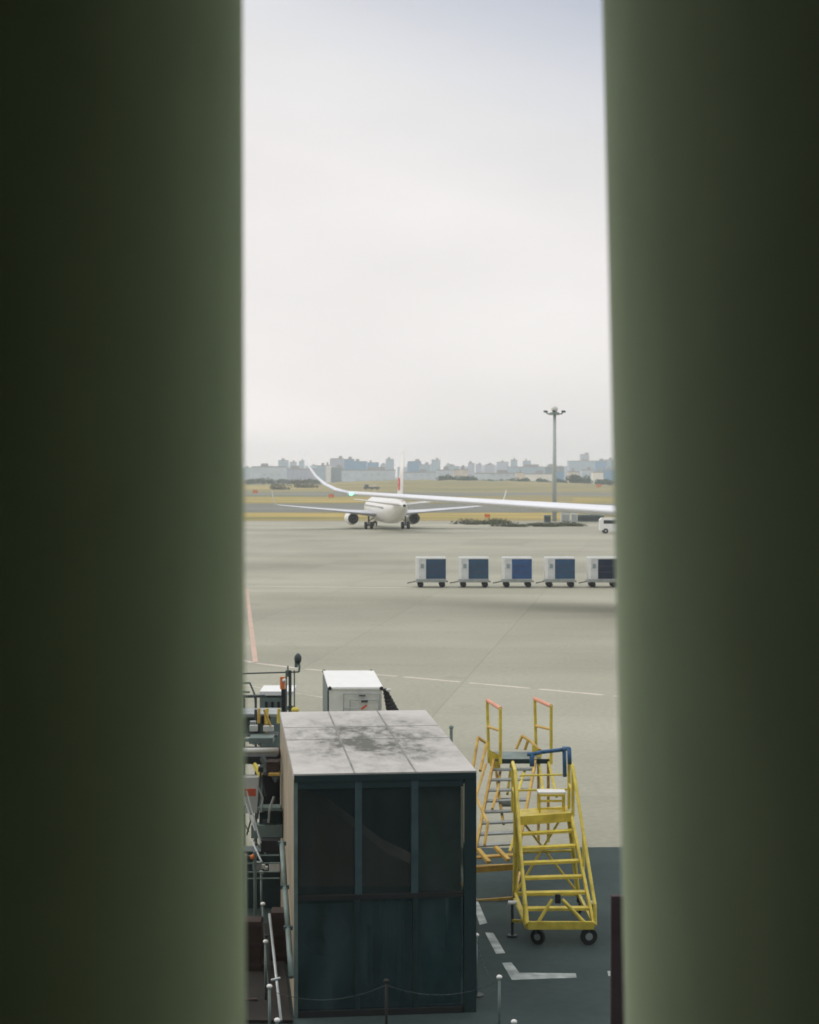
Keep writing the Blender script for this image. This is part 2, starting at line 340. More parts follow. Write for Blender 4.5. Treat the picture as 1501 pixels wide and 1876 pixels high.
# ------------------------------------------------------------ glass box with stained flat roof
KA = R(6.1); KX = Vector((math.cos(KA), math.sin(KA), 0)); KY = Vector((-math.sin(KA), math.cos(KA), 0)); K0 = Vector((-1.80, 26.45, 0))
KW, KD, KH = 2.87, 6.95, 3.83
kiosk = thing('glass_shelter', (0, 0, 0), 'tall dark glass shelter with stained pale flat roof in the foreground', 'shelter')
def kb(mb, x0, x1, y0, y1, z0, z1): return mb.box(((x0 + x1) / 2, (y0 + y1) / 2, (z0 + z1) / 2), (x1 - x0, y1 - y0, z1 - z0))
def roofmat():
    m = bpy.data.materials.new('stained_roof'); m.use_nodes = True; n = m.node_tree.nodes; l = m.node_tree.links; b = n['Principled BSDF']; b.inputs['Roughness'].default_value = 0.55
    t = n.new('ShaderNodeTexCoord')
    def nz(sc, det, mapping, a, c, lo, hi):
        mp = n.new('ShaderNodeMapping'); mp.inputs['Scale'].default_value = mapping; l.new(t.outputs['Object'], mp.inputs[0])
        q = n.new('ShaderNodeTexNoise'); q.inputs['Scale'].default_value = sc; q.inputs['Detail'].default_value = det; q.inputs['Roughness'].default_value = 0.65; l.new(mp.outputs[0], q.inputs[0])
        r = n.new('ShaderNodeMapRange'); r.inputs[1].default_value = a; r.inputs[2].default_value = c; r.inputs[3].default_value = lo; r.inputs[4].default_value = hi; l.new(q.outputs[0], r.inputs[0]); return r.outputs[0]
    big = nz(1.1, 5, (1.5, 0.75, 1), 0.40, 0.66, 0, 1); fine = nz(3.0, 5, (1.6, 0.6, 1), 0.32, 0.68, 0.12, 1)
    # dirt gathers where water stands: middle of the roof
    mp = n.new('ShaderNodeMapping'); mp.inputs['Location'].default_value = (-0.50, -0.475, 0); mp.inputs['Scale'].default_value = (1 / KW, 1 / KD, 0); l.new(t.outputs['Object'], mp.inputs[0])
    ms = n.new('ShaderNodeMapping'); ms.inputs['Scale'].default_value = (1.5, 1.7, 1); l.new(mp.outputs[0], ms.inputs[0])
    gr = n.new('ShaderNodeTexGradient'); gr.gradient_type = 'SPHERICAL'; l.new(ms.outputs[0], gr.inputs[0])
    p = n.new('ShaderNodeMath'); p.operation = 'MULTIPLY'; l.new(gr.outputs['Fac'], p.inputs[0]); l.new(fine, p.inputs[1])
    p2 = n.new('ShaderNodeMath'); p2.operation = 'MULTIPLY_ADD'; l.new(big, p2.inputs[0]); p2.inputs[1].default_value = 2.2; p2.inputs[2].default_value = 0.6
    p3 = n.new('ShaderNodeMath'); p3.operation = 'MULTIPLY'; p3.use_clamp = True; l.new(p.outputs[0], p3.inputs[0]); l.new(p2.outputs[0], p3.inputs[1])
    x = n.new('ShaderNodeMix'); x.data_type = 'RGBA'; l.new(p3.outputs[0], x.inputs[0]); x.inputs[6].default_value = (0.52, 0.495, 0.46, 1); x.inputs[7].default_value = (0.07, 0.072, 0.045, 1)
    f2 = nz(2.0, 6, (1, 1, 1), 0.3, 0.7, 0.88, 1.06); v = n.new('ShaderNodeVectorMath'); v.operation = 'SCALE'; l.new(x.outputs[2], v.inputs[0]); l.new(f2, v.inputs['Scale'])
    l.new(v.outputs[0], b.inputs['Base Color']); return m
M['roof'] = roofmat(); M['seam'] = mat('roof_seam', (0.22, 0.22, 0.19), 0.7, var=0.3)
rf = kb(MB(), 0.0, KW, 0.0, KD, KH - .10, KH).build('roof', M['roof'], kiosk)
for x in (KW * 0.33, KW * 0.665): kb(MB(), x - .014, x + .014, 0.004, KD - .004, KH + .0005, KH + .006).build('seam', M['seam'], rf)
for y in (KD * 0.70, KD * 0.49): kb(MB(), 0.004, KW - .004, y - .02, y + .02, KH + .0005, KH + .004).build('seam', M['seam'], rf)
kb(MB(), 0.003, KW - .003, -0.012, 0.0, KH - .13, KH - .025).build('fascia', M['tealdark'], kiosk)
kb(MB(), 0.0, 0.05, 0.14, KD, 0.0, KH - .10).build('side_wall', M['tan'], kiosk)
kb(MB(), KW - .03, KW - .01, 0.14, KD, 0.1, KH - .2).build('side_pane', M['glass'], kiosk)  # unseen right side glazed so that light reaches the interior
b = MB()
for y in (.16, 1.8, 3.5, 5.2, KD - .08): kb(b, KW - .05, KW, y, y + .06, 0, KH - .102)
b.build('side_frame', M['tealdark'], kiosk)
kb(MB(), 0.05, KW - .05, KD - .05, KD, 0.0, KH - .10).build('rear_wall', M['tealdark'], kiosk)
kb(MB(), 0.0, .06, 0, .138, 0, KH - .102).build('corner_post', M['greysteel'], kiosk)
kb(MB(), KW - .19, KW, 0, .138, 0, KH - .102).build('corner_post', M['tealdark'], kiosk)
kb(MB(), KW - .205, KW - .192, -.004, .06, 2.7, KH - .2).build('edge_trim', M['tan'], kiosk)
for x in (1.01, 1.895): kb(MB(), x - .055, x + .055, 0.0, .1, 1.92, KH - .104).build('mullion', M['teal'], kiosk)
for x in (0.99, 1.91): kb(MB(), x - .04, x + .04, 0.0, .1, 0.1, 1.84).build('mullion', M['tealdark'], kiosk)
kb(MB(), .06, KW - .205, -.008, .11, 1.842, 1.918).build('transom', M['black'], kiosk)
kb(MB(), .06, KW - .205, -.008, .13, 0.0, .1).build('sill', M['black'], kiosk)
kb(MB(), .06, KW - .205, 0.001, .1, KH - .24, KH - .105).build('head_rail', M['tealdark'], kiosk)
for (x0, x1) in ((.062, .953), (1.067, 1.838), (1.952, KW - .208)):
    kb(MB(), x0, x1, .045, .055, 1.92, KH - .242).build('window_pane', M['glass'], kiosk)
for (x0, x1) in ((.062, .948), (1.032, 1.868), (1.952, KW - .208)):
    kb(MB(), x0, x1, .045, .055, .102, 1.84).build('window_pane', M['glasslow'], kiosk)
kb(MB(), .05, KW - .05, 0.14, KD - .05, 0.0, .05).build('floor', M['tealdark'], kiosk)
# blinds, plus added panels: brown one for the reflection, another lightening the right pane
for k, (x, wd) in enumerate(((1.15, .10), (1.36, .05), (1.48, .16), (1.70, .06), (1.98, .28), (2.30, .34))):
    kb(MB(), x, x + wd, .30, .32, .12, 1.80).build('blind_strip', M['teal'], kiosk)
b = MB(); prof = [(0.1, 3.35), (0.6, 3.15), (1.0, 2.85), (1.5, 2.45), (2.0, 2.2), (2.0, 1.9), (0.1, 1.95)]
b.rings([[Vector((x, .5, z)) for x, z in prof], [Vector((x, 1.6, z)) for x, z in prof]]); b.build('reflection_panel', mat('brown_reflection', (0.16, 0.095, 0.06), 0.7), kiosk); kb(MB(), 1.96, 2.64, .20, .22, .1, 3.70).build('pane_lightener', M['greysteel'], kiosk)
MB().ball((0.55, 1.1, 1.0), .42, (1, 1, .8)).build('cable_drum', M['brown'], kiosk)
kiosk.location = K0; kiosk.rotation_euler = (0, 0, KA)

# ------------------------------------------------------------ chain posts round the shelter
def post(px, py, label, h=1.0, cap='white', pole='greysteel', group='white capped chain posts round the glass shelter'):
    p = G(px, py, h); p.z = 0
    t = thing('chain_post', p, label, 'post', group)
    MB().tube(p + Vector((0, 0, 0.03)), p + Vector((0, 0, h - .03)), .022, 10).build('pole', M[pole], t, True)
    MB().ball(p + Vector((0, 0, h)), .045, (1, 1, .75)).build('cap', M[cap], t, True)
    MB().tube(p, p + Vector((0, 0, .03)), .12, 16).build('base_plate', M['darkmetal'], t)
    return p + Vector((0, 0, h - .06))
capsL = [post(479, 1598, 'farthest white capped post left of the glass shelter'), post(482, 1656, 'second farthest white capped post left of the shelter'),
         post(487, 1725, 'white capped post left of the shelter, middle of the left row'), post(494, 1807, 'nearest fully seen white capped post left of the shelter'),
         post(508, 1869, 'white capped post at the bottom edge, left of the shelter')]
capsR = [post(873, 1713, 'white capped post touching the right corner of the glass shelter'), post(915, 1790, 'white capped post beside the corner of the white ground marking'),
         post(942, 1872, 'white capped post at the bottom edge right of the shelter')]
M['dull'] = mat('dull_reflection', (0.03, 0.03, 0.025), 0.8)  # post modelled where the panes only show a faint reflection
mid = post(708, 1797, 'dull grey post standing for a reflection in the middle shelter panes', cap='dull', pole='dull')
def chain(a, c, label, sag=.22):
    b = MB(); n = 16; pts = [a.lerp(c, i / n) - Vector((0, 0, sag * 4 * (i / n) * (1 - i / n))) for i in range(n + 1)]
    for p, q in zip(pts, pts[1:]): b.tube(p, q, .005, 6)
    o = b.build('chain', M['darkmetal'], None, True); o['label'] = label; o['category'] = 'chain'; o['group'] = 'chains between the posts'
chain(capsR[0], capsR[1], 'thin chain sagging beside the right corner of the shelter'); chain(capsR[1], mid, 'thin chain across the right shelter panes', .18)
chain(mid, capsL[3], 'thin chain across the left shelter panes', .18)
chain(capsL[1], capsL[2], 'thin chain between middle posts left of the shelter', .15); chain(capsL[2], capsL[3], 'thin chain between the nearest posts left of the shelter', .15)

# ------------------------------------------------------------ two yellow step ladders
def wheel(parent, p, r, wd=.05, ax=(1, 0, 0)):
    k0 = MB.k; MB.k = 1.0
    a = Vector(ax) * wd / 2
    w_ = MB().tube(p - a, p + a, r, 20).build('wheel', M['black'], parent); MB().tube(p - a * 1.2, p + a * 1.2, r * .45, 12).build('hub', M['steel'], w_); MB.k = k0
    return w_
MB.k = 1.4
# front ladder: base on the road at ~30.6 m, climbing away from the camera
bc = G(1025, 1738); st = thing('step_ladder', (bc.x, bc.y, 0), 'bright yellow wheeled step ladder with blue padded top rails, in front', 'ladder')
def L1(px, h, d): q = P(px, 868, d); q.z = h; return q
Y = M['yellow']
d0, dp = 30.6, 32.6
def HP(px, py, d): return P(px, py, d)
# base frame
bl, br = HP(967, 1700, d0), HP(1088, 1694, d0); bl2, br2 = HP(944, 1668, 32.9), HP(1060, 1664, 32.9)
bl.z = br.z = .36; bl2.z = br2.z = .36
b = MB(); b.bar(bl, br, .06, .14); b.bar(bl2, br2, .05, .07); b.bar(bl, bl2, .05, .07); b.bar(br, br2, .05, .07); b.build('base_frame', Y, st)
# stringers
tl, tr = HP(949, 1503, dp), HP(1047, 1496, dp); ts = Vector((0, 0, 0))
for a, c in ((bl, tl), (br, tr)): MB().bar(a, c, .05, .10).build('stringer', Y, st)
nst = 7
for k in range(1, nst):
    t = k / nst; a = bl.lerp(tl, t) ; c = br.lerp(tr, t)
    MB().bar(a + Vector((.03, 0.06, 0)), c + Vector((-.03, 0.06, 0)), .17, .045).build('tread', Y, st)
# platform
pb = .95; z_ = tl.z
b = MB(); b.bar(tl + Vector((0, pb / 2 - .05, .0)), tr + Vector((0, pb / 2 - .05, .0)), pb, .06); b.bar(tl + Vector((0, -.04, 0)), tr + Vector((0, -.04, 0)), .05, .17); b.build('platform', Y, st)
# legs behind
pl2, pr2 = tl + Vector((0, pb - .1, 0)), tr + Vector((0, pb - .1, 0))
for a, c in ((bl2 + Vector((0, .2, 0)), pl2), (br2 + Vector((0, .2, 0)), pr2), (bl2, tl + Vector((.02, .1, 0))), (br2, tr + Vector((-.02, .1, 0)))): MB().tube(a, c, .026, 8).build('leg', Y, st)
MB().tube(bl2, pr2, .018, 8).build('brace', Y, st); MB().tube(br2, pl2, .018, 8).build('brace', Y, st)
mA, mB_ = bl2.lerp(pl2, .5), br2.lerp(pr2, .5); MB().tube(mA, mB_, .02, 8).build('brace', Y, st)
# V shaped tow frame on the lowest bay
v0 = HP(1022, 1648, d0 + .15); MB().tube(v0 + Vector((-.10, 0, 0)), bl.lerp(br, .13), .022, 8).build('tow_frame', Y, st); MB().tube(v0 + Vector((.08, 0, 0)), bl.lerp(br, .9), .026, 8).build('tow_frame', Y, st)
MB().box(v0 + Vector((0, -.02, .02)), (.10, .08, .16), bev=.01).build('latch', M['black'], st)
# side rails
for s_, a, c, off in ((-1, bl, tl, -.05), (1, br, tr, .03)):
    o3 = Vector((off, 0, 0))
    low = a + o3 + Vector((0, .1, .35)); up = c + o3 + Vector((0, 0, .95)); bk = c + o3 + Vector((0, pb - .15, .98))
    MB().path([a + o3 + Vector((0, 0.02, .0)), low, up, bk, bk - Vector((0, 0, .98))], .024).build('handrail', Y, st)
    mid1 = a.lerp(c, .5) + o3; MB().tube(mid1, low.lerp(up, .52), .018, 8).build('baluster', Y, st)
    MB().tube(c + o3, up, .024, 8).build('baluster', Y, st)
    MB().tube(c + o3 + Vector((0, 0, .48)), bk - Vector((0, 0, .5)), .018, 8).build('mid_rail', Y, st)
q1, q2 = HP(945, 1478, 32.7), HP(1045, 1470, 32.7)
MB().tube(HP(953, 1490, 33.4), HP(988, 1482, 33.4), .016).build('mid_rail', Y, st)
MB().tube(HP(950, 1448, 33.5), HP(1040, 1446, 33.5), .016).build('mid_rail', Y, st)
MB().tube(HP(952, 1421, 33.5), HP(1040, 1419, 33.5), .014).build('mid_rail', Y, st)
# blue padded rails on top
MB().path([HP(966, 1382, 33.2), HP(980, 1381, 33.2), HP(992, 1378, 33.3), HP(1034, 1373, 33.3), HP(1035, 1423, 33.3)], .028).build('padded_rail', M['blue'], st, True)
MB().path([HP(975, 1381, 33.2), HP(975, 1404, 33.2)], .034).build('padded_rail', M['blue'], st, True)
MB().path([HP(1033, 1371, 33.25), HP(1043, 1372, 32.8), HP(1044, 1400, 32.8)], .03).build('padded_rail', M['blue'], st, True)
# small step stool on the platform
stt = []
sz = z_ + .03
s0, s1 = HP(989, 1496, 33.0), HP(1034, 1494, 33.0); s0.z = s1.z = sz
stool = thing('step_stool', (s0.x, s0.y, sz), 'small yellow step stool with white top on the front ladder platform', 'stool')
sw = .42
MB().bar(s0 + Vector((-.03, .16, sw)), s1 + Vector((.03, .16, sw)), .34, .035).build('top_step', M['white'], stool)
for p in (s0, s1):
    for y in (0, .3): MB().bar(p + Vector((0, y, 0)), p + Vector((0, y, sw - .02)), .035, .035, up=(0, 1, 0)).build('leg', Y, stool)
for hh in (.12, .27, .38): MB().bar(s0 + Vector((0, -.02, hh)), s1 + Vector((0, -.02, hh)), .03, .04).build('rung', Y, stool)
# outriggers with silver feet pads and caster wheels
for s_, a, pxp in ((-1, bl, 940), (1, br, 1086)):
    k = P(pxp, 868, d0 + .55); k.z = .30
    q = a + Vector((0, .25, 0)); MB().bar(q, Vector((k.x, k.y, .30)), .05, .05).build('outrigger', Y if s_ < 0 else Y, st)
    j = MB().tube(Vector((k.x, k.y, .04)), Vector((k.x, k.y, .62)), .02, 10).build('levelling_jack', M['darkmetal'], st)
    MB().tube(Vector((k.x - .08, k.y, .63)), Vector((k.x + .08, k.y, .63)), .028, 10).build('jack_handle', M['white'], j)
    MB().tube(Vector((k.x, k.y, 0)), Vector((k.x, k.y, .04)), .07, 14).build('jack_foot', M['darkmetal'], j)
wheel(st, Vector((HP(986, 1735, d0).x, d0 + .05, .14)), .14, .05, (.5, .86, 0)); wheel(st, Vector((HP(1079, 1735, d0).x, d0 + .02, .155)), .155, .05, (-.2, .98, 0))
wheel(st, Vector((HP(962, 1700, 32.9).x, 32.9, .125)), .125); wheel(st, Vector((HP(1062, 1700, 32.9).x, 32.9, .125)), .125)
for px, d in ((986, d0 + .05), (1079, d0 + .02), (962, 32.9), (1062, 32.9)):
    p = P(px, 868, d); MB().bar(Vector((p.x, p.y, .2)), Vector((p.x, p.y, .34)), .07, .05, up=(0, 1, 0)).build('caster_fork', M['darkmetal'], st)
for a, c in ((HP(944, 1648, 31.9), HP(965, 1698, d0)),): MB().tube(a, c, .028).build('outrigger_strut', Y, st)

# rear ladder: tall platform with two high hoops
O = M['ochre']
e0 = 34.0; e1 = 37.2
A0 = G(905, 1664); lad = thing('access_ladder', (A0.x, A0.y, 0), 'taller ochre access ladder with two high hoop rails, partly behind the shelter', 'ladder')
fl, fr = HP(862, 1594, e0), HP(944, 1588, e0)
b0l, b0r = HP(866, 1651, e0 - .2), HP(942, 1645, e0 - .2)
b = MB(); b.bar(fl, fr, .06, .12); b.bar(b0l, b0r, .045, .05); b.bar(b0l, fl, .045, .045, up=(0, 1, 0)); b.bar(b0r, fr, .07, .05, up=(0, 1, 0))
bkl, bkr = b0l + Vector((-.35, 2.9, 0)), b0r + Vector((0.35, 2.9, 0)); b.bar(b0l, bkl, .045, .05); b.bar(b0r, bkr, .045, .05); b.bar(bkl, bkr, .045, .05); b.build('base_frame', O, lad)
pL, pR = HP(905, 1392, e1), HP(982, 1392, e1)
sL, sR = fl + Vector((.02, .0, 0)), fr + Vector((-.0, 0, 0))
for a, c in ((sL, pL), (sR, pR)): MB().bar(a, c, .05, .11).build('stringer', O, lad)
for k in range(1, 10):
    t = k / 10.0; a, c = sL.lerp(pL, t), sR.lerp(pR, t)
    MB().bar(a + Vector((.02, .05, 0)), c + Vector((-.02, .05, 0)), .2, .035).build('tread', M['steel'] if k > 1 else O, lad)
b = MB(); b.bar(pL + Vector((0.0, .45, 0)), pR + Vector((.12, .45, 0)), 1.0, .05); b.build('platform', M['greysteel'], lad)
b = MB(); b.bar(pL + Vector((0.1, -.07, -.02)), pR + Vector((.35, -.07, -.02)), .04, .10); b.build('platform_edge', M['tealdark'], lad)
# hoops: each a tall frame running from the platform front to its back
for tag_, x_, xs in (('l', 893, 917), ('r', 980, 1010)):
    A = HP(x_, 1283 if tag_ == 'l' else 1280, e1 + .9); B2 = HP(xs, 1298 if tag_ == 'l' else 1294, e1 - .1)
    A2 = HP(x_ + 3, 1398, e1 + .9); B3 = HP(xs + 0, 1400, e1 - .1)
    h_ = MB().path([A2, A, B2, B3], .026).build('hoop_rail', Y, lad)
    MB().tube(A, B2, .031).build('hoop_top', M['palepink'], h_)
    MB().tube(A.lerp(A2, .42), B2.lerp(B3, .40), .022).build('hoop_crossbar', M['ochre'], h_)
MB().quad8([HP(898, 1404, e1 - .05), HP(917, 1410, e1 - .05), HP(917, 1410, e1 - .02), HP(898, 1404, e1 - .02), HP(897, 1374, e1 - .05), HP(917, 1384, e1 - .05), HP(917, 1384, e1 - .02), HP(897, 1374, e1 - .02)]).build('toe_plate', Y, lad)
MB().quad8([HP(975, 1382, e1 + .2), HP(992, 1389, e1 + .1), HP(992, 1389, e1 + .14), HP(975, 1382, e1 + .24), HP(975, 1364, e1 + .2), HP(994, 1374, e1 + .1), HP(994, 1374, e1 + .14), HP(975, 1364, e1 + .24)]).build('toe_plate', Y, lad)
for pts in ([(866, 1412, 36.4), (876, 1351, 37.0), (892, 1362, 37.0), (880, 1412, 36.2)], [(946, 1372, 38.0), (957, 1348, 38.1), (975, 1360, 37.8), (988, 1374, 37.3)], [(962, 1374, 38.1), (968, 1356, 38.1)]):
    MB().path([HP(*p) for p in pts], .024).build('grab_rail', O, lad)
for pts in ([(890, 1400, e1), (872, 1460, 35.6), (894, 1508, 34.6), (888, 1548, 34.3)], [(908, 1404, e1 + .2), (916, 1468, 36.0), (923, 1510, 35.4)], [(917, 1410, e1), (912, 1450, 36.2), (902, 1482, 35.6)],
            [(937, 1400, e1 + .3), (930, 1455, 36.6)], [(988, 1400, e1), (996, 1455, 36.2)], [(1004, 1390, e1), (1020, 1460, 36.4)], [(962, 1410, 37), (944, 1470, 35.6), (951, 1505, 35), (934, 1560, 34.4)]):
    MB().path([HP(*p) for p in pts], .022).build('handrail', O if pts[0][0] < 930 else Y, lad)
for px in (987, 1005): MB().tube(HP(px, 1388, e1 + .5), P(px, 1388, e1 + .5) * 1 - Vector((0, 0, P(px, 1388, e1 + .5).z - .33)), .024).build('leg', O, lad)
MB().tube(HP(944, 1440, 36), HP(946, 1650, 33.9), .026).build('leg', O, lad)
for pts in ([(876, 1556, 34.3), (896, 1580, 33.9)], [(908, 1552, 34.3), (932, 1576, 33.9)]): MB().bar(HP(*pts[0]), HP(*pts[1]), .09, .06).build('folded_step', O, lad)
MB().quad8([HP(915, 1462, 36.3), HP(944, 1462, 36.3), HP(944, 1462, 36.4), HP(915, 1462, 36.4), HP(915, 1478, 36.0), HP(944, 1478, 36.0), HP(944, 1478, 36.1), HP(915, 1478, 36.1)]).build('junction_box', M['greysteel'], lad)
for px, d in ((871, e0 - .2), (944, e0 - .2)):
    p = P(px, 868, d); wheel(lad, Vector((p.x, p.y, .11)), .11)
for p in (bkl, bkr): wheel(lad, Vector((p.x, p.y, .11)), .11)

MB.k = 1.0
# ------------------------------------------------------------ white ground power unit behind the shelter
gx0, gx1, gd, gl = P(601, 868, 50).x, P(702, 868, 50).x, 50.0, 4.3
gh = 8.5 - (1260 - 868) * 50 / F
gpu = thing('ground_power_unit', ((gx0 + gx1) / 2, gd, 0), 'white topped boxy power unit standing behind the glass shelter', 'power unit')
g0 = Vector((gx0, gd, 0)); gw = gx1 - gx0; sk = Vector((-.085, 1, 0)).normalized()
def gpt(u, v, z): return g0 + Vector((u * gw, 0, 0)) + sk * (v * gl) + Vector((0, 0, z))
def gbox(u0, u1, v0, v1, z0, z1, name, m, par=None):
    return MB().quad8([gpt(u0, v0, z0), gpt(u1, v0, z0), gpt(u1, v1, z0), gpt(u0, v1, z0), gpt(u0, v0, z1), gpt(u1, v0, z1), gpt(u1, v1, z1), gpt(u0, v1, z1)]).build(name, m, par or gpu)
bd = gbox(.02, .98, .01, .99, .35, gh - .06, 'body', M['offwhite']); gbox(0, 1, 0, 1, gh - .06, gh, 'roof', M['white'])
gbox(-.012, .02, .03, .97, .4, gh - .1, 'side_panel', M['teal'])
for u, v in ((.03, -.004), (.97, -.004), (0.02, 1.004), (.95, 1.004)): MB().ball(gpt(u, v, gh - .03), .06).build('corner_lamp', M['black'], gpu)
for u0, u1, z0, z1 in ((.28, .94, gh - .80, gh - .18), (.40, .92, gh - .80, gh - .36)):
    c4 = [gpt(u0, -.012, z0), gpt(u0, -.012, z1), gpt(u1, -.012, z1), gpt(u1, -.012, z0)]; MB().path(c4, .018).build('guard_rail', M['steel'], gpu)
MB().tube(gpt(.28, -.012, gh - .62), gpt(.60, -.012, gh - .62), .02).build('guard_rail', M['steel'], gpu)
MB().bar(gpt(.60, -.016, gh - .64), gpt(.70, -.016, gh - .52), .02, .06).build('sticker', M['redorange'], gpu)
gbox(.56, .68, -.016, -.008, gh - .26, gh - .22, 'handle', M['darkmetal']); gbox(.60, .72, -.016, -.008, gh - .44, gh - .38, 'handle', M['darkmetal'])
MB().bar(gpt(.70, -.02, gh - .83), gpt(.80, -.02, gh - .77), .02, .05).build('sticker', M['redorange'], gpu)
b = MB()
for k in range(9):
    q = gpt(1.03 + .022 * k, .02, gh - .1 - k * .10); b.ball(q + Vector((.02, 0, 0)), .085 + .018 * k, (1, 1, .7))
b.build('hose_bundle', M['black'], gpu, True)
MB().ball(gpt(1.10, .0, gh - .08), .07, (1.2, 1, .7)).build('lamp', M['offwhite'], gpu, True)
MB().bar(gpt(1.0, .02, .45), gpt(1.27, .02, .45), .25, .1).build('bumper', M['darkmetal'], gpu)
for u in (.12, .88):
    for v in (.15, .85): wheel(gpu, gpt(u, v, .3), .3, .2)

# ------------------------------------------------------------ steel service frame left of the shelter
def leftpost(px, d, z0, z1, r, name, m, par): q = P(px, 868, d); return MB().tube(Vector((q.x, q.y, z0)), Vector((q.x, q.y, z1)), r).build(name, m, par)
fr_ = thing('service_scaffold', (-3.6, 35, 0), 'cluttered grey steel service scaffold left of the glass shelter', 'scaffold')
D1 = 37.0
def hz(py, d): return P(450, py, d).z
# upper bar, posts
MB().tube(HP(380, 1236, D1), HP(548, 1231, D1), .016).build('top_bar', M['darkmetal'], fr_)
for px, r in ((524, .02), (531, .035), (539, .016)): leftpost(px, D1, 0.0, hz(1228, D1), r, 'mast', M['greysteel'] if r < .03 else M['darkmetal'], fr_)
leftpost(527, D1, hz(1240, D1), hz(1220, D1), .02, 'aerial', M['greysteel'], fr_)
mpole = MB().path([HP(548, 1231, D1), HP(549, 1222, D1), HP(547, 1208, D1)], .024).build('mirror_arm', M['greysteel'], fr_)
MB().ball(HP(546, 1207, D1), .11, (.75, .6, 1.15)).build('mirror', M['darkmetal'], mpole, True)
MB().box(HP(543, 1217, D1), (.07, .06, .14), bev=.01).build('sensor', M['greysteel'], fr_)
MB().quad8([HP(513, 1302, 37.2), HP(544, 1300, 37.2), HP(544, 1300, 38), HP(513, 1302, 38), HP(515, 1294, 37.2), HP(541, 1293, 37.2), HP(541, 1293, 38), HP(515, 1294, 38)]).build('deck', M['greysteel'], fr_)
MB().ball(HP(541, 1301, 36.9), .09, (1, 1, .8)).build('clamp', M['yellow'], fr_)
# railing to the left
MB().path([HP(400, 1252, 36), HP(458, 1251, 36), HP(466, 1270, 36), HP(470, 1300, 36)], .02).build('handrail', M['greysteel'], fr_)
MB().path([HP(400, 1266, 36), HP(458, 1268, 36)], .02).build('handrail', M['greysteel'], fr_)
MB().tube(HP(400, 1277, 35.6), HP(486, 1275, 35.6), .032).build('crossbeam', M['darkmetal'], fr_)
for px in (446, 468): leftpost(px, 35.6, 0, hz(1275, 35.6), .026, 'post', M['darkmetal'], fr_)
# middle decks
def slab(x0, x1, y0, y1, d, t, name, m):
    a, c = HP(x0, y0, d), HP(x1, y1, d); MB().box(((a.x + c.x) / 2, d + t / 2, (a.z + c.z) / 2), (abs(c.x - a.x), t, abs(a.z - c.z)), bev=.008).build(name, m, fr_)
slab(400, 510, 1308, 1314, 34.5, .9, 'deck', M['steel']); slab(400, 488, 1316, 1345, 34.8, .4, 'machine_housing', M['greysteel'])
slab(400, 508, 1347, 1350, 34, .5, 'deck', M['darkmetal']); slab(456, 500, 1352, 1363, 33.6, .5, 'machine_housing', M['greysteel'])
for px in (468, 474, 486): leftpost(px, 34.4, hz(1350, 34.4), hz(1300, 34.4), .03, 'post', M['darkmetal'] if px < 480 else M['ochre'], fr_)
for px, m_ in ((474, 'ochre'), (489, 'yellow'), (510, 'yellow')): MB().tube(HP(px, 1325, 34.2), HP(px + 1, 1298, 34.2), .03).build('strut', M[m_], fr_)
MB().tube(HP(496, 1330, 34), HP(484, 1300, 34), .025).build('strut', M['ochre'], fr_)
# white pipe beam over dark machine bay
MB().tube(HP(380, 1376, 32), HP(510, 1375, 32), .055, 16).build('pipe_beam', M['offwhite'], fr_, True)
slab(395, 508, 1386, 1400, 32.4, 1.2, 'machine_housing', M['black'])
MB().bar(HP(466, 1400, 31.8), HP(478, 1422, 31.6), .05, .08).build('strut', M['yellow'], fr_)
MB().bar(HP(480, 1388, 31.9), HP(508, 1430, 31.5), .06, .10).build('strut', M['darkmetal'], fr_)
slab(488, 511, 1396, 1417, 31.6, .35, 'gear_box', M['brown']); slab(492, 512, 1417, 1422, 31.5, .36, 'gear_box_edge', M['ochre'])
slab(400, 474, 1424, 1490, 32.2, .3, 'cabinet_panel', M['offwhite']); slab(447, 469, 1445, 1459, 31.9, .02, 'warning_plate', M['redorange'])
MB().tube(HP(478, 1410, 31.5), HP(472, 1500, 31.5), .02).build('cable', M['darkmetal'], fr_)
slab(481, 511, 1420, 1478, 32.1, .3, 'machine_bay', M['black'])
slab(472, 514, 1479, 1486, 31.4, .3, 'deck', M['greysteel']); slab(475, 516, 1488, 1510, 31.6, .4, 'machine_bay', M['tealdark']); slab(460, 518, 1512, 1536, 31.5, .3, 'machine_housing', M['greysteel'])
for a, c in (((436, 1430), (468, 1522)), ((452, 1450), (478, 1545)), ((462, 1540), (480, 1580))): MB().tube(HP(*a, 30.9), HP(*c, 30.4), .018).build('sloping_rail', M['steel'], fr_)
slab(478, 512, 1540, 1562, 31.2, .3, 'machine_bay', M['black'])
for y in (1568, 1582, 1598, 1610): MB().tube(HP(400, y + 1, 30.6), HP(512, y - 1, 30.6), .014).build('rung', M['greysteel'], fr_)
leftpost(449, 30.4, 0, hz(1565, 30.4), .025, 'post', M['steel'], fr_); leftpost(466, 30.4, 0, hz(1560, 30.4), .03, 'post', M['greysteel'], fr_)
MB().ball(HP(463, 1570, 30.4), .05).build('lamp', M['orange'], fr_)
for k in range(22):
    px = rnd.uniform(446, 506); py = rnd.choice([1290, 1322, 1332, 1356, 1392, 1408, 1500, 1524, 1552, 1590]) + rnd.uniform(-5, 5); d = rnd.uniform(31.2, 33.4) if py > 1370 else rnd.uniform(33.5, 35)
    c_ = HP(px, py, d); sz = (rnd.uniform(.06, .22), .12, rnd.uniform(.05, .16))
    MB().box(c_, sz, bev=.008).build(rnd.choice(['fitting', 'valve_box', 'bracket']), M[rnd.choice(['darkmetal', 'greysteel', 'black', 'offwhite', 'steel', 'brown'])], fr_)
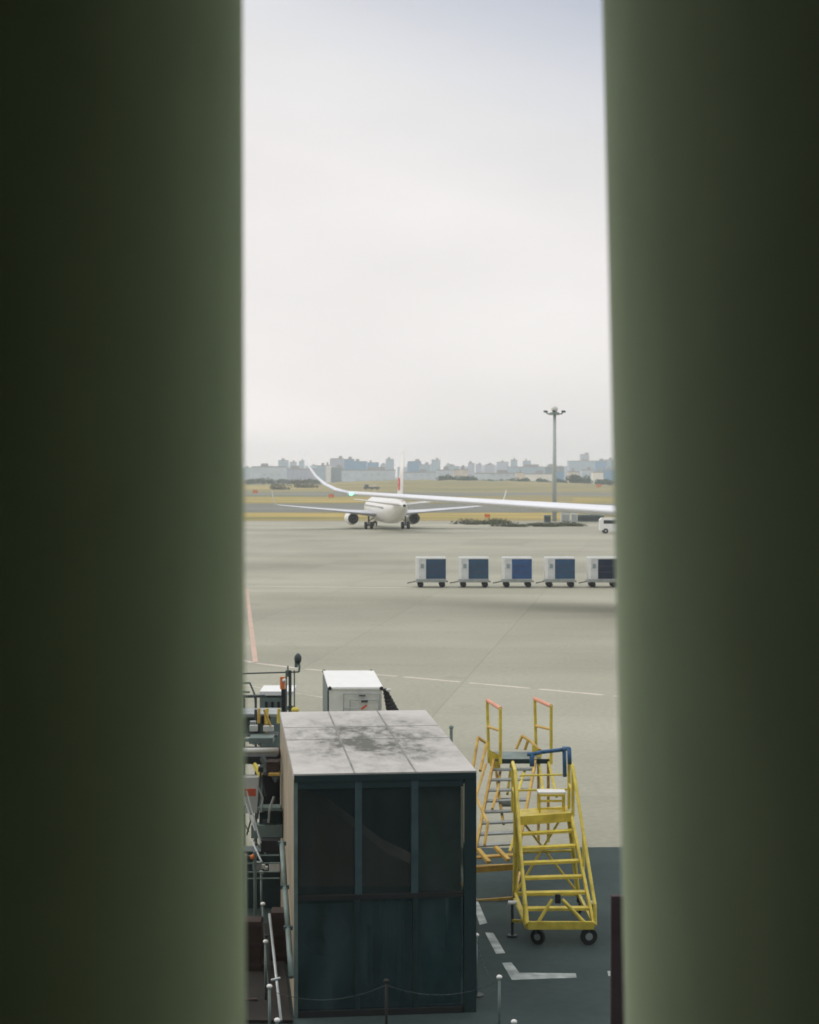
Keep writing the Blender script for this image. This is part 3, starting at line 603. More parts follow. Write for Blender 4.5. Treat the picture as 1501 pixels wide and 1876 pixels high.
for k in range(10):
    px = rnd.uniform(448, 505); y0 = rnd.uniform(1300, 1520); d = rnd.uniform(31, 32.5) if y0 > 1370 else 33.6
    MB().path([HP(px, y0, d), HP(px + rnd.uniform(-10, 10), y0 + 22, d), HP(px + rnd.uniform(-14, 14), y0 + 48, d)], rnd.uniform(.010, .022)).build('hose', M[rnd.choice(['darkmetal', 'black', 'steel'])], fr_)
# base blocks on the ground under the scaffold
slab(380, 516, 1560, 1665, 33.2, .5, 'base_cabinet', M['tealdark'])
# pale mottled corner duct beside the shelter wall
duct = thing('drain_pipe', (0, 0, 0), 'grey green mottled pipe along the shelter left wall foot', 'pipe')
b = MB()
pp = [HP(517, 1545, 28.6), HP(522, 1625, 27.6), HP(528, 1700, 26.9), HP(534, 1790, 26.2)]
duct.location = (pp[0].x, pp[0].y, 0)
b.path([Vector(pp[0]) , *pp[1:]], .045, 12); b.build('tube', M['greysteel'], duct, True)
for p in pp[:3]: MB().box(p, (.14, .08, .06)).build('bracket', M['teal'], duct)
# sloping pale pipe
hp = thing('pipe_rail', (0, 0, 0), 'thin pale sloping pipe rail left of the shelter, nearest the camera', 'rail'); a, c = HP(494, 1675, 27.5), HP(515, 1870, 24.6); hp.location = (c.x, c.y, 0)
MB().tube(a, c, .022).build('tube', M['steel'], hp, True); MB().tube(HP(497, 1796, 25.6), HP(514, 1792, 25.6), .02).build('bracket', M['steel'], hp)
for q in (a, c): MB().tube(Vector((q.x, q.y, 0)), q, .018).build('post', M['darkmetal'], hp)
mt = MB(); mt.bm.verts.ensure_lookup_table()  # thin dark sheet added to darken the ground left of the shelter
tt = thing('dark_ground_sheet', (-3.0, 28.0, 0), 'low dark brown sheet darkening the ground along the left side of the shelter', 'deck')
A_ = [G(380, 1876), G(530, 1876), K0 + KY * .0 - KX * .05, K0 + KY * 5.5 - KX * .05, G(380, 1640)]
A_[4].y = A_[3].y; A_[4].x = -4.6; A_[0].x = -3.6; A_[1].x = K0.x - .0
mt.rings([[Vector((p.x, p.y, .006)) for p in A_], [Vector((p.x, p.y, .06)) for p in A_]]); mt.build('darkening_sheet', mat('dark_brown_shade', (0.007, 0.007, 0.006), 0.9, col2=(0.022, 0.017, 0.012), scale=1.5, detail=8), tt)
for k in range(4): MB().box((-3.3 + k * .06, 25.2 + 1.9 * k, .075), (1.6, .07, .03), rz=KA).build('sheet_strip', M['redbrown'], tt)
# rust brown drums on the ground
for px, d, lab in ((458, 28.8, 'rust brown crate at the left curtain edge'), (512, 29.4, 'rust brown crate against the shelter left wall')):
    q = P(px, 868, d); t = thing('crate', (q.x, d, 0), lab, 'crate', 'rust brown crates left of the shelter')
    MB().box((q.x, d + .2, .45), (.34, .4, .9), bev=.015).build('body', M['brown'], t)
    for z in (.15, .5, .84): MB().box((q.x, d + .2, z), (.36, .42, .05)).build('slat', M['redbrown'], t)
# black post with orange and white beacon
q = P(519, 868, 36.2); bz = P(519, 1240, 36.2).z
t = thing('beacon_post', (q.x, q.y, 0), 'black post with orange and white lamp head above the scaffold', 'beacon')
MB().tube(Vector((q.x, q.y, 0)), Vector((q.x, q.y, P(519, 1262, 36.2).z)), .05, 14).build('post', M['black'], t)
MB().tube(Vector((q.x - .02, q.y, P(519, 1262, 36.2).z)), Vector((q.x - .02, q.y, bz)), .055, 14).build('lamp_head', M['orange'], t)
MB().ball(Vector((q.x + .01, q.y - .03, P(519, 1246, 36.2).z)), .045).build('lens', M['white'], t)
# white cabinet
q = P(498, 868, 38.5); t = thing('equipment_cabinet', (q.x, 38.9, 0), 'small white topped cabinet behind the beacon post', 'cabinet')
a, c = P(476, 1270, 38.5), P(538, 1300, 38.5)
MB().box(((a.x + P(520, 868, 38.5).x) / 2, 39, a.z / 2 - .05), (P(520, 868, 38.5).x - a.x, 1.0, a.z - .1)).build('body', M['greysteel'], t)
MB().box(((a.x + c.x) / 2, 39, a.z), (c.x - a.x, 1.1, .10), bev=.01).build('lid', M['white'], t)
for k in range(3): MB().box((a.x + .15 + k * .14, 38.48, a.z - .3), (.06, .02, .22)).build('vent', M['black'], t)

# short post right of the shelter roof, dark red post at the right curtain
q = G(827, 1398); t = thing('marker_post', q, 'short grey post on the apron right of the shelter roof', 'post')
MB().tube(q, q + Vector((0, 0, 1.0)), .055, 12, .045).build('post', M['greysteel'], t); MB().ball(q + Vector((0, 0, 1.05)), .07).build('cap', M['greysteel'], t, True)
q = G(1132, 1990); t = thing('guard_post', (q.x, q.y, 0), 'dark red brown post at the foot of the right curtain', 'post')
hh = P(1132, 1640, q.y).z
MB().box((q.x, q.y, hh / 2), (.20, .12, hh), bev=.012).build('post', M['redbrown'], t); MB().box((q.x, q.y, .03), (.32, .26, .06)).build('base_plate', M['darkmetal'], t)

# ------------------------------------------------------------ luggage containers on dollies
M['doorA'] = mat('teal_navy_curtain', (0.026, 0.066, 0.118), 0.7); M['doorB'] = mat('teal_navy_curtain_faded', (0.030, 0.078, 0.135), 0.7)
M['doorC'] = mat('blue_curtain', (0.030, 0.085, 0.215), 0.7); M['doorD'] = mat('slate_blue_curtain', (0.032, 0.085, 0.16), 0.7); M['doorE'] = mat('dark_navy_curtain', (0.006, 0.020, 0.042), 0.7)
M['strapred'] = mat('dull_red_strap', (0.075, 0.05, 0.085), 0.7)
M['uld'] = mat('container_white', (0.60, 0.62, 0.62), 0.45, var=0.12, scale=1.5); M['frost'] = mat('grey_mark', (0.25, 0.31, 0.33), 0.6)
cd_ = 128.0; pm = F / cd_
dolly0 = thing('baggage_dolly', (0, 0, 0), '', 'dolly', 'dollies in the container train')
fb = MB(); fb.box((0, 0, .48), (2.35, 1.55, .12)); fb.box((0, 0, .40), (2.2, .12, .1)); fb.build('deck', M['steel'], dolly0)
for sx in (-.78, .84):
    for sy in (-.6, .6):
        w_ = MB().tube((sx, sy - .09, .23), (sx, sy + .09, .23), .23, 18).build('wheel', M['black'], dolly0)
    MB().box((sx, 0, .30), (.32, 1.1, .18)).build('axle', M['darkmetal'], dolly0)
MB().bar((-1.15, 0, .42), (-1.78, 0, .30), .07, .07).build('tow_bar', M['darkmetal'], dolly0)
MB().box((1.22, 0, .42), (.10, .25, .12)).build('hitch', M['darkmetal'], dolly0)
cont0 = thing('luggage_container', (0, 0, 0), '', 'container', 'luggage containers on the dolly train')
cw, ch, cdp = 2.22, 1.72, 1.5
body = MB().box((0, 0, ch / 2), (cw, cdp, ch - .02), bev=.02).build('shell', M['uld'], cont0)
MB().box((0, -cdp / 2 - .012, ch - .06), (cw, .03, .11)).build('frame_rail', M['white'], cont0)
MB().box((0, -cdp / 2 - .012, .04), (cw, .03, .08)).build('frame_rail', M['steel'], cont0)
for x in (-cw / 2 + .10,): MB().box((x, -cdp / 2 - .012, ch / 2), (.20, .026, ch - .22)).build('corner_post', M['white'], cont0)
MB().box((-cw / 2 + .46, -cdp / 2 - .006, ch * .62), (.26, .012, .34)).build('panel_mark', M['frost'], cont0)
door = MB().box((.36, -cdp / 2 - .012, ch / 2 - .01), (1.48, .03, ch - .25)).build('door_curtain', M['doorA'], cont0)
for z in (.62, 1.06): MB().box((.36, -cdp / 2 - .032, z), (1.30, .012, .045)).build('strap', M['strapred'], door)
cols = ['doorA', 'doorB', 'doorC', 'doorD', 'doorE']
cl = ['white container with dark teal curtain, leftmost in the train', 'white container with teal navy curtain, second from left in the train', 'white container with brightest blue curtain, middle of the train',
      'white container with slate blue curtain, second from right in the train', 'white container with almost black navy curtain at the right curtain edge']
dl = ['dolly at the left end of the train carrying the first container', 'dolly under the second container from left', 'dolly under the middle container with brightest blue curtain', 'dolly under the slate blue curtained container', 'dolly under the darkest container at the right end']
for i, cx in enumerate((789.5, 868, 947, 1025.5, 1104)):
    dd = dolly0 if i == 0 else dup(dolly0); cc = cont0 if i == 0 else dup(cont0)
    x = P(cx, 868, cd_).x
    dd.location = (x, cd_, 0); cc.location = (x, cd_, .545); a_ = rnd.uniform(-.035, .035); cc.rotation_euler = (0, 0, a_); dd.rotation_euler = (0, 0, a_ * .5); dd['label'] = dl[i]; cc['label'] = cl[i]
    for k in kids(cc):
        if k.name.startswith('door_curtain') and i:
            k.data = k.data.copy(); k.data.materials[0] = M[cols[i]]

# ------------------------------------------------------------ aircraft
def airfoil(le, chord, th, phi, n=9):
    # section in the plane spanned by -Y (chord) and the wing normal
    nv = Vector((-math.sin(phi), 0, math.cos(phi))); pts = []
    for k in range(n + 1):
        x = (k / n) ** 1.6; y = 5 * th * (0.2969 * math.sqrt(x) - .126 * x - .3516 * x * x + .2843 * x ** 3 - .1015 * x ** 4)
        pts.append((x, y * 1.15))
    up = [le + Vector((0, -x * chord, 0)) + nv * (y * chord) for x, y in pts]
    lo = [le + Vector((0, -x * chord, 0)) - nv * (y * chord * .8) for x, y in pts[1:-1]]
    return up + lo[::-1]
def airliner(name, label, p):
    t = thing(name, (0, 0, 0), label, 'airplane')
    Lf, Rr, zc, yn = p['len'], p['r'], p['zc'], p['nose']        # nose y
    rings = []
    tail = yn - Lf
    st_ = [(yn, .02, -.35), (yn - .25, .28, -.32), (yn - .9, .52, -.25), (yn - 2.0, .76, -.14), (yn - 3.6, .93, -.04), (yn - 6, 1, 0), (yn - Lf * .35, 1, 0), (yn - Lf * .62, 1, 0), (yn - Lf * .72, .95, .05), (yn - Lf * .80, .82, .18), (yn - Lf * .87, .62, .33), (yn - Lf * .93, .42, .44), (yn - Lf * .975, .24, .50), (tail, .13, .52)]
    for y, f, dz in st_:
        rr = Rr * f; rings.append([Vector((rr * math.cos(a), y, zc + dz * Rr + rr * 1.04 * math.sin(a))) for a in [2 * math.pi * k / 28 for k in range(28)]])
    MB().rings(rings).build('fuselage', p['mat'], t, True)
    zt = zc + .52 * Rr
    MB().tube((0, tail + .05, zt), (0, tail - .06, zt), .11 * Rr, 16).build('auxiliary_exhaust', M['black'], t)
    # cockpit and cabin windows
    for s in (-1, 1):
        for k in range(3):
            a = R(90 - s * (14 + 24 * k)); y = yn - 1.7 - .28 * k; rr = Rr * .70
            c = Vector((rr * math.cos(a) * .98, y, zc - .1 * Rr + Rr * .74 * math.sin(a))); MB().ball(c, .32, (.9, .6, .6)).build('cockpit_window', M['window'], t)
    for s in (-1, 1):
        b = MB(); y = yn - 6
        while y > yn - Lf * .76:
            b.box((s * Rr * .975, y, zc + .25 * Rr), (.04, .20, .30)); y -= 1.05
        b.build('cabin_windows', M['window'], t, kind='stuff')
    for s in (-1, 1):
        secs = []
        for (x, yl, ch, z, th, ph) in p['wing']:
            secs.append([Vector((v.x * s, v.y, v.z)) for v in airfoil(Vector((x, yl, z)), ch, th, ph)])
        nm = p['nwing']
        wg = MB().rings(secs[:nm]).build('wing', p['wmat'], t, True)
        MB().rings(secs[nm - 1:]).build('winglet', p['wmat'], wg, True)
        x, yl, ch, z, th, ph = p['wing'][nm - 1]
        MB().ball((s * (x - p['navx']), yl + .05 + p['navx'] * .6, z - .05), p['navr'], (1, 1, .7)).build('navigation_light', M['navlight'] if s > 0 else M['red'], wg, True)
        ex, ey, ez, er, el_ = p['eng']
        pr = [(0, .80), (.04, .96), (.12, 1.0), (.45, 1.0), (.75, .88), (.92, .72), (1, .64)]
        rg = [[Vector((s * ex + er * f * math.cos(a), ey - el_ * q, ez + er * f * math.sin(a))) for a in [2 * math.pi * k / 24 for k in range(24)]] for q, f in pr]
        en = MB().rings(rg).build('engine', p['mat'], t, True)
        MB().tube((s * ex, ey + .03, ez), (s * ex, ey - .2, ez), er * .76, 24).build('intake', M['black'], en)
        MB().tube((s * ex, ey - el_ + .1, ez), (s * ex, ey - el_ - .02, ez), er * .78 * p.get('exr', .8), 24).build('exhaust_nozzle', M['darkmetal'], en)
        MB().tube((s * ex, ey - el_ * .9, ez), (s * ex, ey - el_ * 1.22, ez), er * .36, 18, er * .10).build('exhaust_cone', M['black'], en)
        MB().quad8([(s * ex - .15, ey - el_ * .25, ez + er * .8), (s * ex + .15, ey - el_ * .25, ez + er * .8), (s * ex + .15, ey - el_ * 1.15, ez + er * .7), (s * ex - .15, ey - el_ * 1.15, ez + er * .7),
                    (s * ex - .1, ey - el_ * .35, ez + er * 1.15), (s * ex + .1, ey - el_ * .35, ez + er * 1.15), (s * ex + .1, ey - el_ * 1.2, ez + er * 1.3), (s * ex - .1, ey - el_ * 1.2, ez + er * 1.3)]).build('pylon', p['mat'], t)
        secs = [[Vector((v.x * s, v.y, v.z)) for v in airfoil(Vector((x, yl, z)), ch, th, R(7))] for (x, yl, ch, z, th) in p['stab']]
        MB().rings(secs).build('stabiliser', p['mat'], t, True)
        gx, gw_, gr = p['gear']
        g = MB(); g.tube((s * gx, 0, gr), (s * gx, 0, zc - Rr * .5), .14 * gr / .56); g.tube((s * gx, 0, gr + .6), (s * gx * .7, 0.2, zc - Rr * .6), .08); g.tube((s * gx - gw_, 0, gr), (s * gx + gw_, 0, gr), .09)
        gg = g.build('landing_gear', M['darkmetal'], t)
        for y in p['bogie']:
            for o_ in (-gw_, gw_): MB().tube((s * gx + o_ - .2, y, gr), (s * gx + o_ + .2, y, gr), gr, 20).build('wheel', M['black'], gg)
    # fin
    fn = p['fin']; secs = []
    for (z, yl, ch, th) in fn:
        af = airfoil(Vector((0, 0, 0)), ch, th, 0); secs.append([Vector((v.z, yl + v.y, z)) for v in af])
    fin = MB().rings(secs).build('fin', p['mat'], t, True)
    # round red crane-like emblem: disc with a pale notch, both sides of the fin
    ez_, ey_, er_ = p['emb']
    for s in (-1, 1):
        b = MB(); th0 = p['embx']
        m_ = Matrix.Translation((s * th0, ey_, ez_)) @ Matrix.Rotation(math.pi / 2, 4, 'Y')
        bmesh.ops.create_cone(b.bm, cap_ends=True, segments=28, radius1=er_, radius2=er_, depth=.05, matrix=m_); em = b.build('emblem', M['red'], fin)
        MB().box((s * (th0 + .03), ey_ + .1 * er_, ez_ + er_ * .30), (.02, er_ * .9, er_ * .12), rx=R(28)).build('emblem_detail', M['plane'], fin)
        MB().box((s * (th0 + .03), ey_ - .1 * er_, ez_ - er_ * .45), (.02, er_ * .7, er_ * .14), rx=R(-20)).build('emblem_detail', M['plane'], fin)
    ny = p['ngear']
    g = MB(); g.tube((0, ny, .4), (0, ny, zc - Rr * .7), .1); gg = g.build('nose_gear', M['darkmetal'], t)
    for s in (-1, 1): MB().tube((s * .22 - .1, ny, .38), (s * .22 + .1, ny, .38), .38, 18).build('wheel', M['black'], gg)
    return t
def wingsecs(x0, y0, c0, z0, x1, c1, z1, sweep, kx, kc, tip, th0=.13, th1=.10):
    # root, kink, tip then curved tip
    s = []; dz = (z1 - z0) / (x1 - x0)
    def yl(x): return y0 - (x - x0) * sweep
    def zz(x): u = (x - x0) / (x1 - x0); return z0 + (z1 - z0) * (.86 * u + .14 * u * u)
    ph = math.atan(dz)
    for x, c in ((x0, c0), (kx, kc), ((kx + x1) / 2, (kc + c1) / 2), (x1, c1)):
        u = (x - x0) / (x1 - x0); s.append((x, yl(x), c, zz(x), th0 + (th1 - th0) * u, ph))
    for (dx, dy, c, dzz, phd) in tip: s.append((x1 + dx, yl(x1) - dy, c, z1 + dzz, .09, R(phd)))
    return s
small = dict(len=39.0, r=1.90, zc=2.95, nose=19.4, mat=M['plane'], wmat=M['lightwing'], navx=.2, navr=.10,
    wing=wingsecs(0.5, 6.6, 8.2, 2.15, 17.0, 1.7, 3.75, .50, 5.6, 4.7, [(.35, .3, 1.45, .12, 25), (.62, .8, 1.15, .55, 55), (.80, 1.3, .9, 1.3, 76), (.95, 2.0, .5, 2.3, 80)]), nwing=4,
    eng=(4.83, 7.9, 1.52, 1.06, 4.1), exr=1.0, stab=[(.3, -14.6, 4.3, 4.0, .10), (7.1, -18.4, 1.5, 4.85, .09)], gear=(2.86, .43, .56), bogie=(0,),
    fin=[(4.2, -11.2, 7.0, .10), (5.2, -12.6, 5.9, .10), (8.5, -15.0, 4.1, .10), (11.7, -17.6, 2.1, .12)], emb=(7.0, -15.5, .95), embx=.26, ngear=15.6)
jet = airliner('airliner', 'white twin engine airliner taxiing away, seen from behind with red tail emblem', small)
jd = G(709.5, 969); jet.location = (jd.x, jd.y, 0); jet.rotation_euler = (0, 0, R(8))
big = dict(len=66.0, r=2.98, zc=5.0, nose=33.5, mat=M['plane'], wmat=M['wing'], navx=.3, navr=.16,
    wing=wingsecs(1.0, 12.0, 15.0, 5.65, 29.0, 3.4, 7.2, .66, 11.5, 8.6, [(.9, .7, 2.9, .20, 18), (1.7, 1.3, 2.3, .58, 32), (2.4, 2.0, 1.7, 1.15, 46), (3.0, 2.7, 1.1, 1.95, 56), (3.4, 3.4, .5, 2.8, 64)], .072, .075), nwing=4,
    eng=(9.7, 12.2, 2.45, 1.7, 6.2), stab=[(.5, -24.5, 7.0, 6.6, .10), (9.4, -30.5, 2.8, 7.6, .09)], gear=(5.3, .6, .68), bogie=(-.9, .9),
    fin=[(7.4, -20.0, 11.0, .10), (9.5, -22.6, 8.6, .10), (16.9, -29.0, 3.8, .10)], emb=(11.8, -26.5, 2.2), embx=.44, ngear=28.6)
jet2 = airliner('parked_airliner', 'large airliner whose long white wing with upswept tip crosses from the right', big)
TH = R(177); cs, sn = math.cos(TH), math.sin(TH)
wx, wy = 29.0, 12.0 - 28 * .66
tgt = P(636, 901, 114.0)
jet2.location = (tgt.x - (wx * cs - wy * sn), tgt.y - (wx * sn + wy * cs), 0); jet2.rotation_euler = (0, 0, TH)

# ------------------------------------------------------------ floodlight mast
q = G(1016, 955); q.z = 0
t = thing('floodlight_mast', q, 'tall grey floodlight mast beyond the apron edge', 'light mast')
ht = P(1020, 757, q.y).z
M['mast'] = mat('pale_mast_grey', (0.40, 0.44, 0.42), 0.6)
MB().tube(q, q + Vector((0, 0, ht)), .42, 16, .27).build('pole', M['mast'], t, True)
top = q + Vector((0, 0, ht))
MB().tube(top + Vector((0, 0, -.3)), top + Vector((0, 0, .15)), .95, 20, .8).build('lamp_ring', M['greysteel'], t)
MB().ball(top + Vector((0, 0, .75)), .62, (1, 1, .9)).build('winch_head', M['offwhite'], t, True)
for k in range(6):
    a = 2 * math.pi * k / 6 + .35; u = Vector((math.cos(a), math.sin(a), 0))
    ar = MB().path([top + u * .6, top + u * 1.35 - Vector((0, 0, .15)), top + u * 1.75 + Vector((0, 0, .22))], .09).build('lamp_arm', M['greysteel'], t)
    MB().box(top + u * 1.85 + Vector((0, 0, .30)), (.46, .46, .32), rz=a, bev=.04).build('floodlight', M['darkmetal'], ar)

# ------------------------------------------------------------ apron edge: low bushes, cabinets, far vehicles
def van(px, py, lab):
    q = G(px, py); t = thing('service_van', (q.x, q.y, 0), lab, 'van'); x, y = q.x, q.y
    prof = [(-2.3, .45), (-2.3, 1.95), (-2.05, 2.2), (1.1, 2.2), (1.75, 1.35), (2.35, 1.15), (2.4, .45)]
    MB().rings([[Vector((x + a, y - .85, z)) for a, z in prof], [Vector((x + a, y + .85, z)) for a, z in prof]]).build('body', M['white'], t)
    MB().box((x - .6, y - .86, 1.65), (2.4, .03, .5)).build('side_window', M['window'], t)
    MB().box((x + 1.50, y, 1.78), (.05, 1.5, .7), ry=R(-38)).build('windscreen', M['window'], t)
    for wx_ in (-1.5, 1.55):
        for s in (-.8, .8): wheel(t, Vector((x + wx_, y + s, .36)), .36, .2, (0, 1, 0))
    return t
van(1128, 977, 'white service van half hidden by the right curtain below the wing')
q = G(681, 897.5); t = thing('tow_truck', (q.x, q.y, 0), 'dark low truck far off beyond the airliner, left of its tail', 'truck')
MB().box((q.x, q.y, 1.1), (8.5, 2.4, 1.0), bev=.1).build('chassis', M['darkmetal'], t); MB().box((q.x - 2.6, q.y, 2.2), (2.2, 2.3, 1.3), bev=.15).build('cab', M['teal'], t)
MB().box((q.x + 1.3, q.y, 2.1), (1.4, 2.2, 1.2), bev=.1).build('tank', M['offwhite'], t)
for xx in (-3, 0, 3): wheel(t, Vector((q.x + xx, q.y - 1.1, .55)), .55, .3, (0, 1, 0))
M['leaf'] = mat('dark_leaf', (0.012, 0.085, 0.055), 0.8, var=0.5, scale=0.6)
M['leaf2'] = mat('dull_leaf', (0.075, 0.085, 0.045), 0.8, var=0.5, scale=0.6)
M['trunk'] = mat('bark', (0.09, 0.07, 0.05), 0.9)
def crown(w_, h_, n, leaf, seed, base=0.0, clumps=9):
    r = random.Random(seed); b = MB(); cs_ = [(r.uniform(-.34, .34) * w_, r.uniform(-.34, .34) * w_, base + h_ * r.uniform(.25, .78), r.uniform(.20, .34) * w_) for _ in range(clumps)]
    for _ in range(n):
        cx, cy, cz, cr = r.choice(cs_); v = Vector((r.gauss(0, 1), r.gauss(0, 1), r.gauss(0, .8))).normalized() * cr * r.uniform(.55, 1.08)
        c = Vector((cx, cy, cz)) + Vector((v.x, v.y, v.z * .85))
        if c.z < base + .05: c.z = base + .05 + r.random() * .3
        u = Vector((r.uniform(-1, 1), r.uniform(-1, 1), r.uniform(-1, 1))).normalized(); k = u.orthogonal().normalized(); l_ = leaf * r.uniform(.6, 1.3)
        b.bm.faces.new([b.bm.verts.new(c + u * l_), b.bm.verts.new(c + k * l_ * .7), b.bm.verts.new(c - u * l_), b.bm.verts.new(c - k * l_ * .7)])
    return b
protos = []
for k in range(4):
    t = thing('tree', (0, 0, 0), '', 'tree', 'dark green trees along the far side of the field')
    crown(9, 8, 900, .55, 100 + k, 1.0, 11).build('crown', M['leaf'], t)
    tb = MB(); tb.tube((0, 0, 0), (0, 0, 3.6), .30, 8, .18)
    for j in range(4):
        a = j * 1.6 + k; tb.tube((0, 0, 2.6), (2.2 * math.cos(a), 2.2 * math.sin(a), 5.2), .12, 6, .05)
    tb.build('trunk', M['trunk'], t); protos.append(t)
used = set()
ORD = 'first second third fourth fifth sixth seventh eighth ninth tenth eleventh twelfth thirteenth fourteenth fifteenth sixteenth seventeenth eighteenth nineteenth twentieth'.split()
def ordinal(i): return ORD[i] if i < 20 else 'twenty ' + ORD[i - 20]
cnt = {}
def tree(px, d, s, lab):
    cnt[lab] = cnt.get(lab, -1) + 1; lab = ordinal(cnt[lab]) + ' from the left of the ' + lab
    k = rnd.randrange(4); t = protos[k] if k not in used else dup(protos[k]); used.add(k)
    q = P(px, 868, d); t.location = (q.x, d, -.2); t.scale = (s * rnd.uniform(1.0, 1.5), s, s); t.rotation_euler = (0, 0, rnd.uniform(0, 6)); t['label'] = lab; return t
tl_ = 'dark green trees between the tail and the mast'
for px in list(range(808, 832, 8)) + list(range(838, 874, 8)) + list(range(890, 1008, 9)): tree(px + rnd.uniform(-2, 2), 1220 + rnd.uniform(-25, 25), rnd.uniform(.48, .74) * (1.3 if px < 870 else .92), tl_)
for px in (1026, 1034, 1050, 1058, 1066, 1074, 1098, 1106, 1113, 1120, 1135, 1150): tree(px, 1190 + rnd.uniform(-20, 20), rnd.uniform(.55, .95), 'dark green trees right of the mast')
for px in range(456, 590, 9): tree(px + rnd.uniform(-2, 2), 1330 + rnd.uniform(-20, 20), rnd.uniform(.45, .7), 'low dark trees left of the wing tip')
bushp = []
for k in range(3):
    t = thing('bush', (0, 0, 0), '', 'bush', 'low bushes along the apron edge'); crown(4.5, 1.1, 500, .16, 200 + k, 0.02, 8).build('foliage', M['leaf2'], t)
    tb = MB()
    for j in range(4): tb.tube((0, 0, 0), (.9 * math.cos(j * 1.57 + k), .9 * math.sin(j * 1.57 + k), .55), .04, 5, .02)
    tb.build('stem', M['trunk'], t); bushp.append(t)
ub = set()
for px in list(range(862, 1078, 12)):
    k = rnd.randrange(3); t = bushp[k] if k not in ub else dup(bushp[k]); ub.add(k)
    y = 960 if px < 930 else 964
    q = G(px + rnd.uniform(-5, 5), y + rnd.uniform(-1.5, 1.5)); t.location = (q.x, q.y, 0); s = rnd.uniform(.4, .8); t.scale = (s * 1.5, s, s * .7); t.rotation_euler = (0, 0, rnd.uniform(-.3, .3)); t['label'] = ordinal((px - 862) // 12) + ' from the left of the scrubby bushes along the apron edge'
# bushes out in the field
for px, py, s, lab in ((563, 894, 2.2, 'round olive bush in the field left of the upswept wing tip'), (515, 897, 1.6, 'small olive bush in the left field')):
    t = dup(bushp[0]); q = G(px, py); t.location = (q.x, q.y, 0); t.scale = (s * 1.6, s, s * 1.6); t['label'] = lab; t['group'] = 'bushes out in the field'
# electrical cabinets by the mast foot
for px, py, w_, h_, m_, lab in ((1036, 958, 1.6, 1.7, 'offwhite', 'pale cabinet right beside the mast foot'), (1052, 960, 1.1, 1.9, 'offwhite', 'second pale cabinet right of the mast foot'), (1078, 956, 5.5, 1.2, 'greysteel', 'long low dark unit left of the white van'), (1003, 957, 1.2, 1.2, 'greysteel', 'small grey cabinet left of the mast foot')):
    q = G(px, py); t = thing('field_cabinet', (q.x, q.y, 0), lab, 'cabinet', 'cabinets at the apron edge')
    MB().box((q.x, q.y, h_ / 2 + .05), (w_, .9, h_), bev=.03).build('body', M[m_], t); MB().box((q.x, q.y, h_ + .08), (w_ + .12, 1.0, .07)).build('lid', M['steel'], t); MB().box((q.x, q.y - .46, h_ * .5), (w_ * .8, .03, h_ * .7)).build('door', M['steel' if m_ == 'offwhite' else 'darkmetal'], t)
# orange marker boards
for px, py, s, lab in ((893, 950.5, .8, 'orange marker board on the dry grass under the white wing'), (607, 914, 1.4, 'orange marker board left of the airliner, beyond the taxiway'), (1097, 895, 2.2, 'orange marker board far right beyond the mast'), (468, 906, 1.6, 'orange marker board at the far left of the field')):
    q = G(px, py); t = thing('marker_board', (q.x, q.y, 0), lab, 'sign', 'orange marker boards in the field')
    MB().box((q.x, q.y, s * .75), (s * 1.3, .12, s * .8)).build('board', M['orange'], t)
    for u in (-.45, .45): MB().tube((q.x + u * s, q.y + .1, 0), (q.x + u * s, q.y + .1, s * .5), .05).build('leg', M['steel'], t)

# ------------------------------------------------------------ far skyline
def bmat(name, c, wc, bw, bh):
    m = bpy.data.materials.new(name); m.use_nodes = True; n = m.node_tree.nodes; l = m.node_tree.links; b = n['Principled BSDF']; b.inputs['Roughness'].default_value = .7
    t = n.new('ShaderNodeTexCoord'); s = n.new('ShaderNodeSeparateXYZ'); l.new(t.outputs['Object'], s.inputs[0]); a = n.new('ShaderNodeMath'); a.operation = 'ADD'; l.new(s.outputs[0], a.inputs[0]); l.new(s.outputs[1], a.inputs[1])
    cm = n.new('ShaderNodeCombineXYZ'); l.new(a.outputs[0], cm.inputs[0]); l.new(s.outputs[2], cm.inputs[1])
    k = n.new('ShaderNodeTexBrick'); k.offset = 0; k.inputs['Scale'].default_value = 1; k.inputs['Brick Width'].default_value = bw; k.inputs['Row Height'].default_value = bh; k.inputs['Mortar Size'].default_value = min(bw, bh) * .28
    k.inputs['Color1'].default_value = wc + (1,); k.inputs['Color2'].default_value = tuple(x * 1.4 for x in wc) + (1,); k.inputs['Mortar'].default_value = c + (1,); l.new(cm.outputs[0], k.inputs[0]); l.new(k.outputs[0], b.inputs['Base Color']); return m
BM = dict(pale=bmat('pale_wall', (.58, .66, .70), (.46, .54, .58), 6, 5), white=bmat('white_wall', (.85, .83, .78), (.76, .74, .69), 12, 7), cream=bmat('cream_wall', (.72, .64, .52), (.60, .52, .42), 10, 7), grey=bmat('grey_wall', (.40, .52, .60), (.30, .41, .48), 3.2, 3.4),  # wall colours paler and bluer, carrying part of the distance haze
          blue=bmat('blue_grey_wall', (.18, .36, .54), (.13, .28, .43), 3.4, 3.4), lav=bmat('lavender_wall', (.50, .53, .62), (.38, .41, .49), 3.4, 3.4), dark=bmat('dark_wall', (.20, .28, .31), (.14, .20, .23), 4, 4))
BR = mat('flat_roof', (.34, .35, .35), .8)
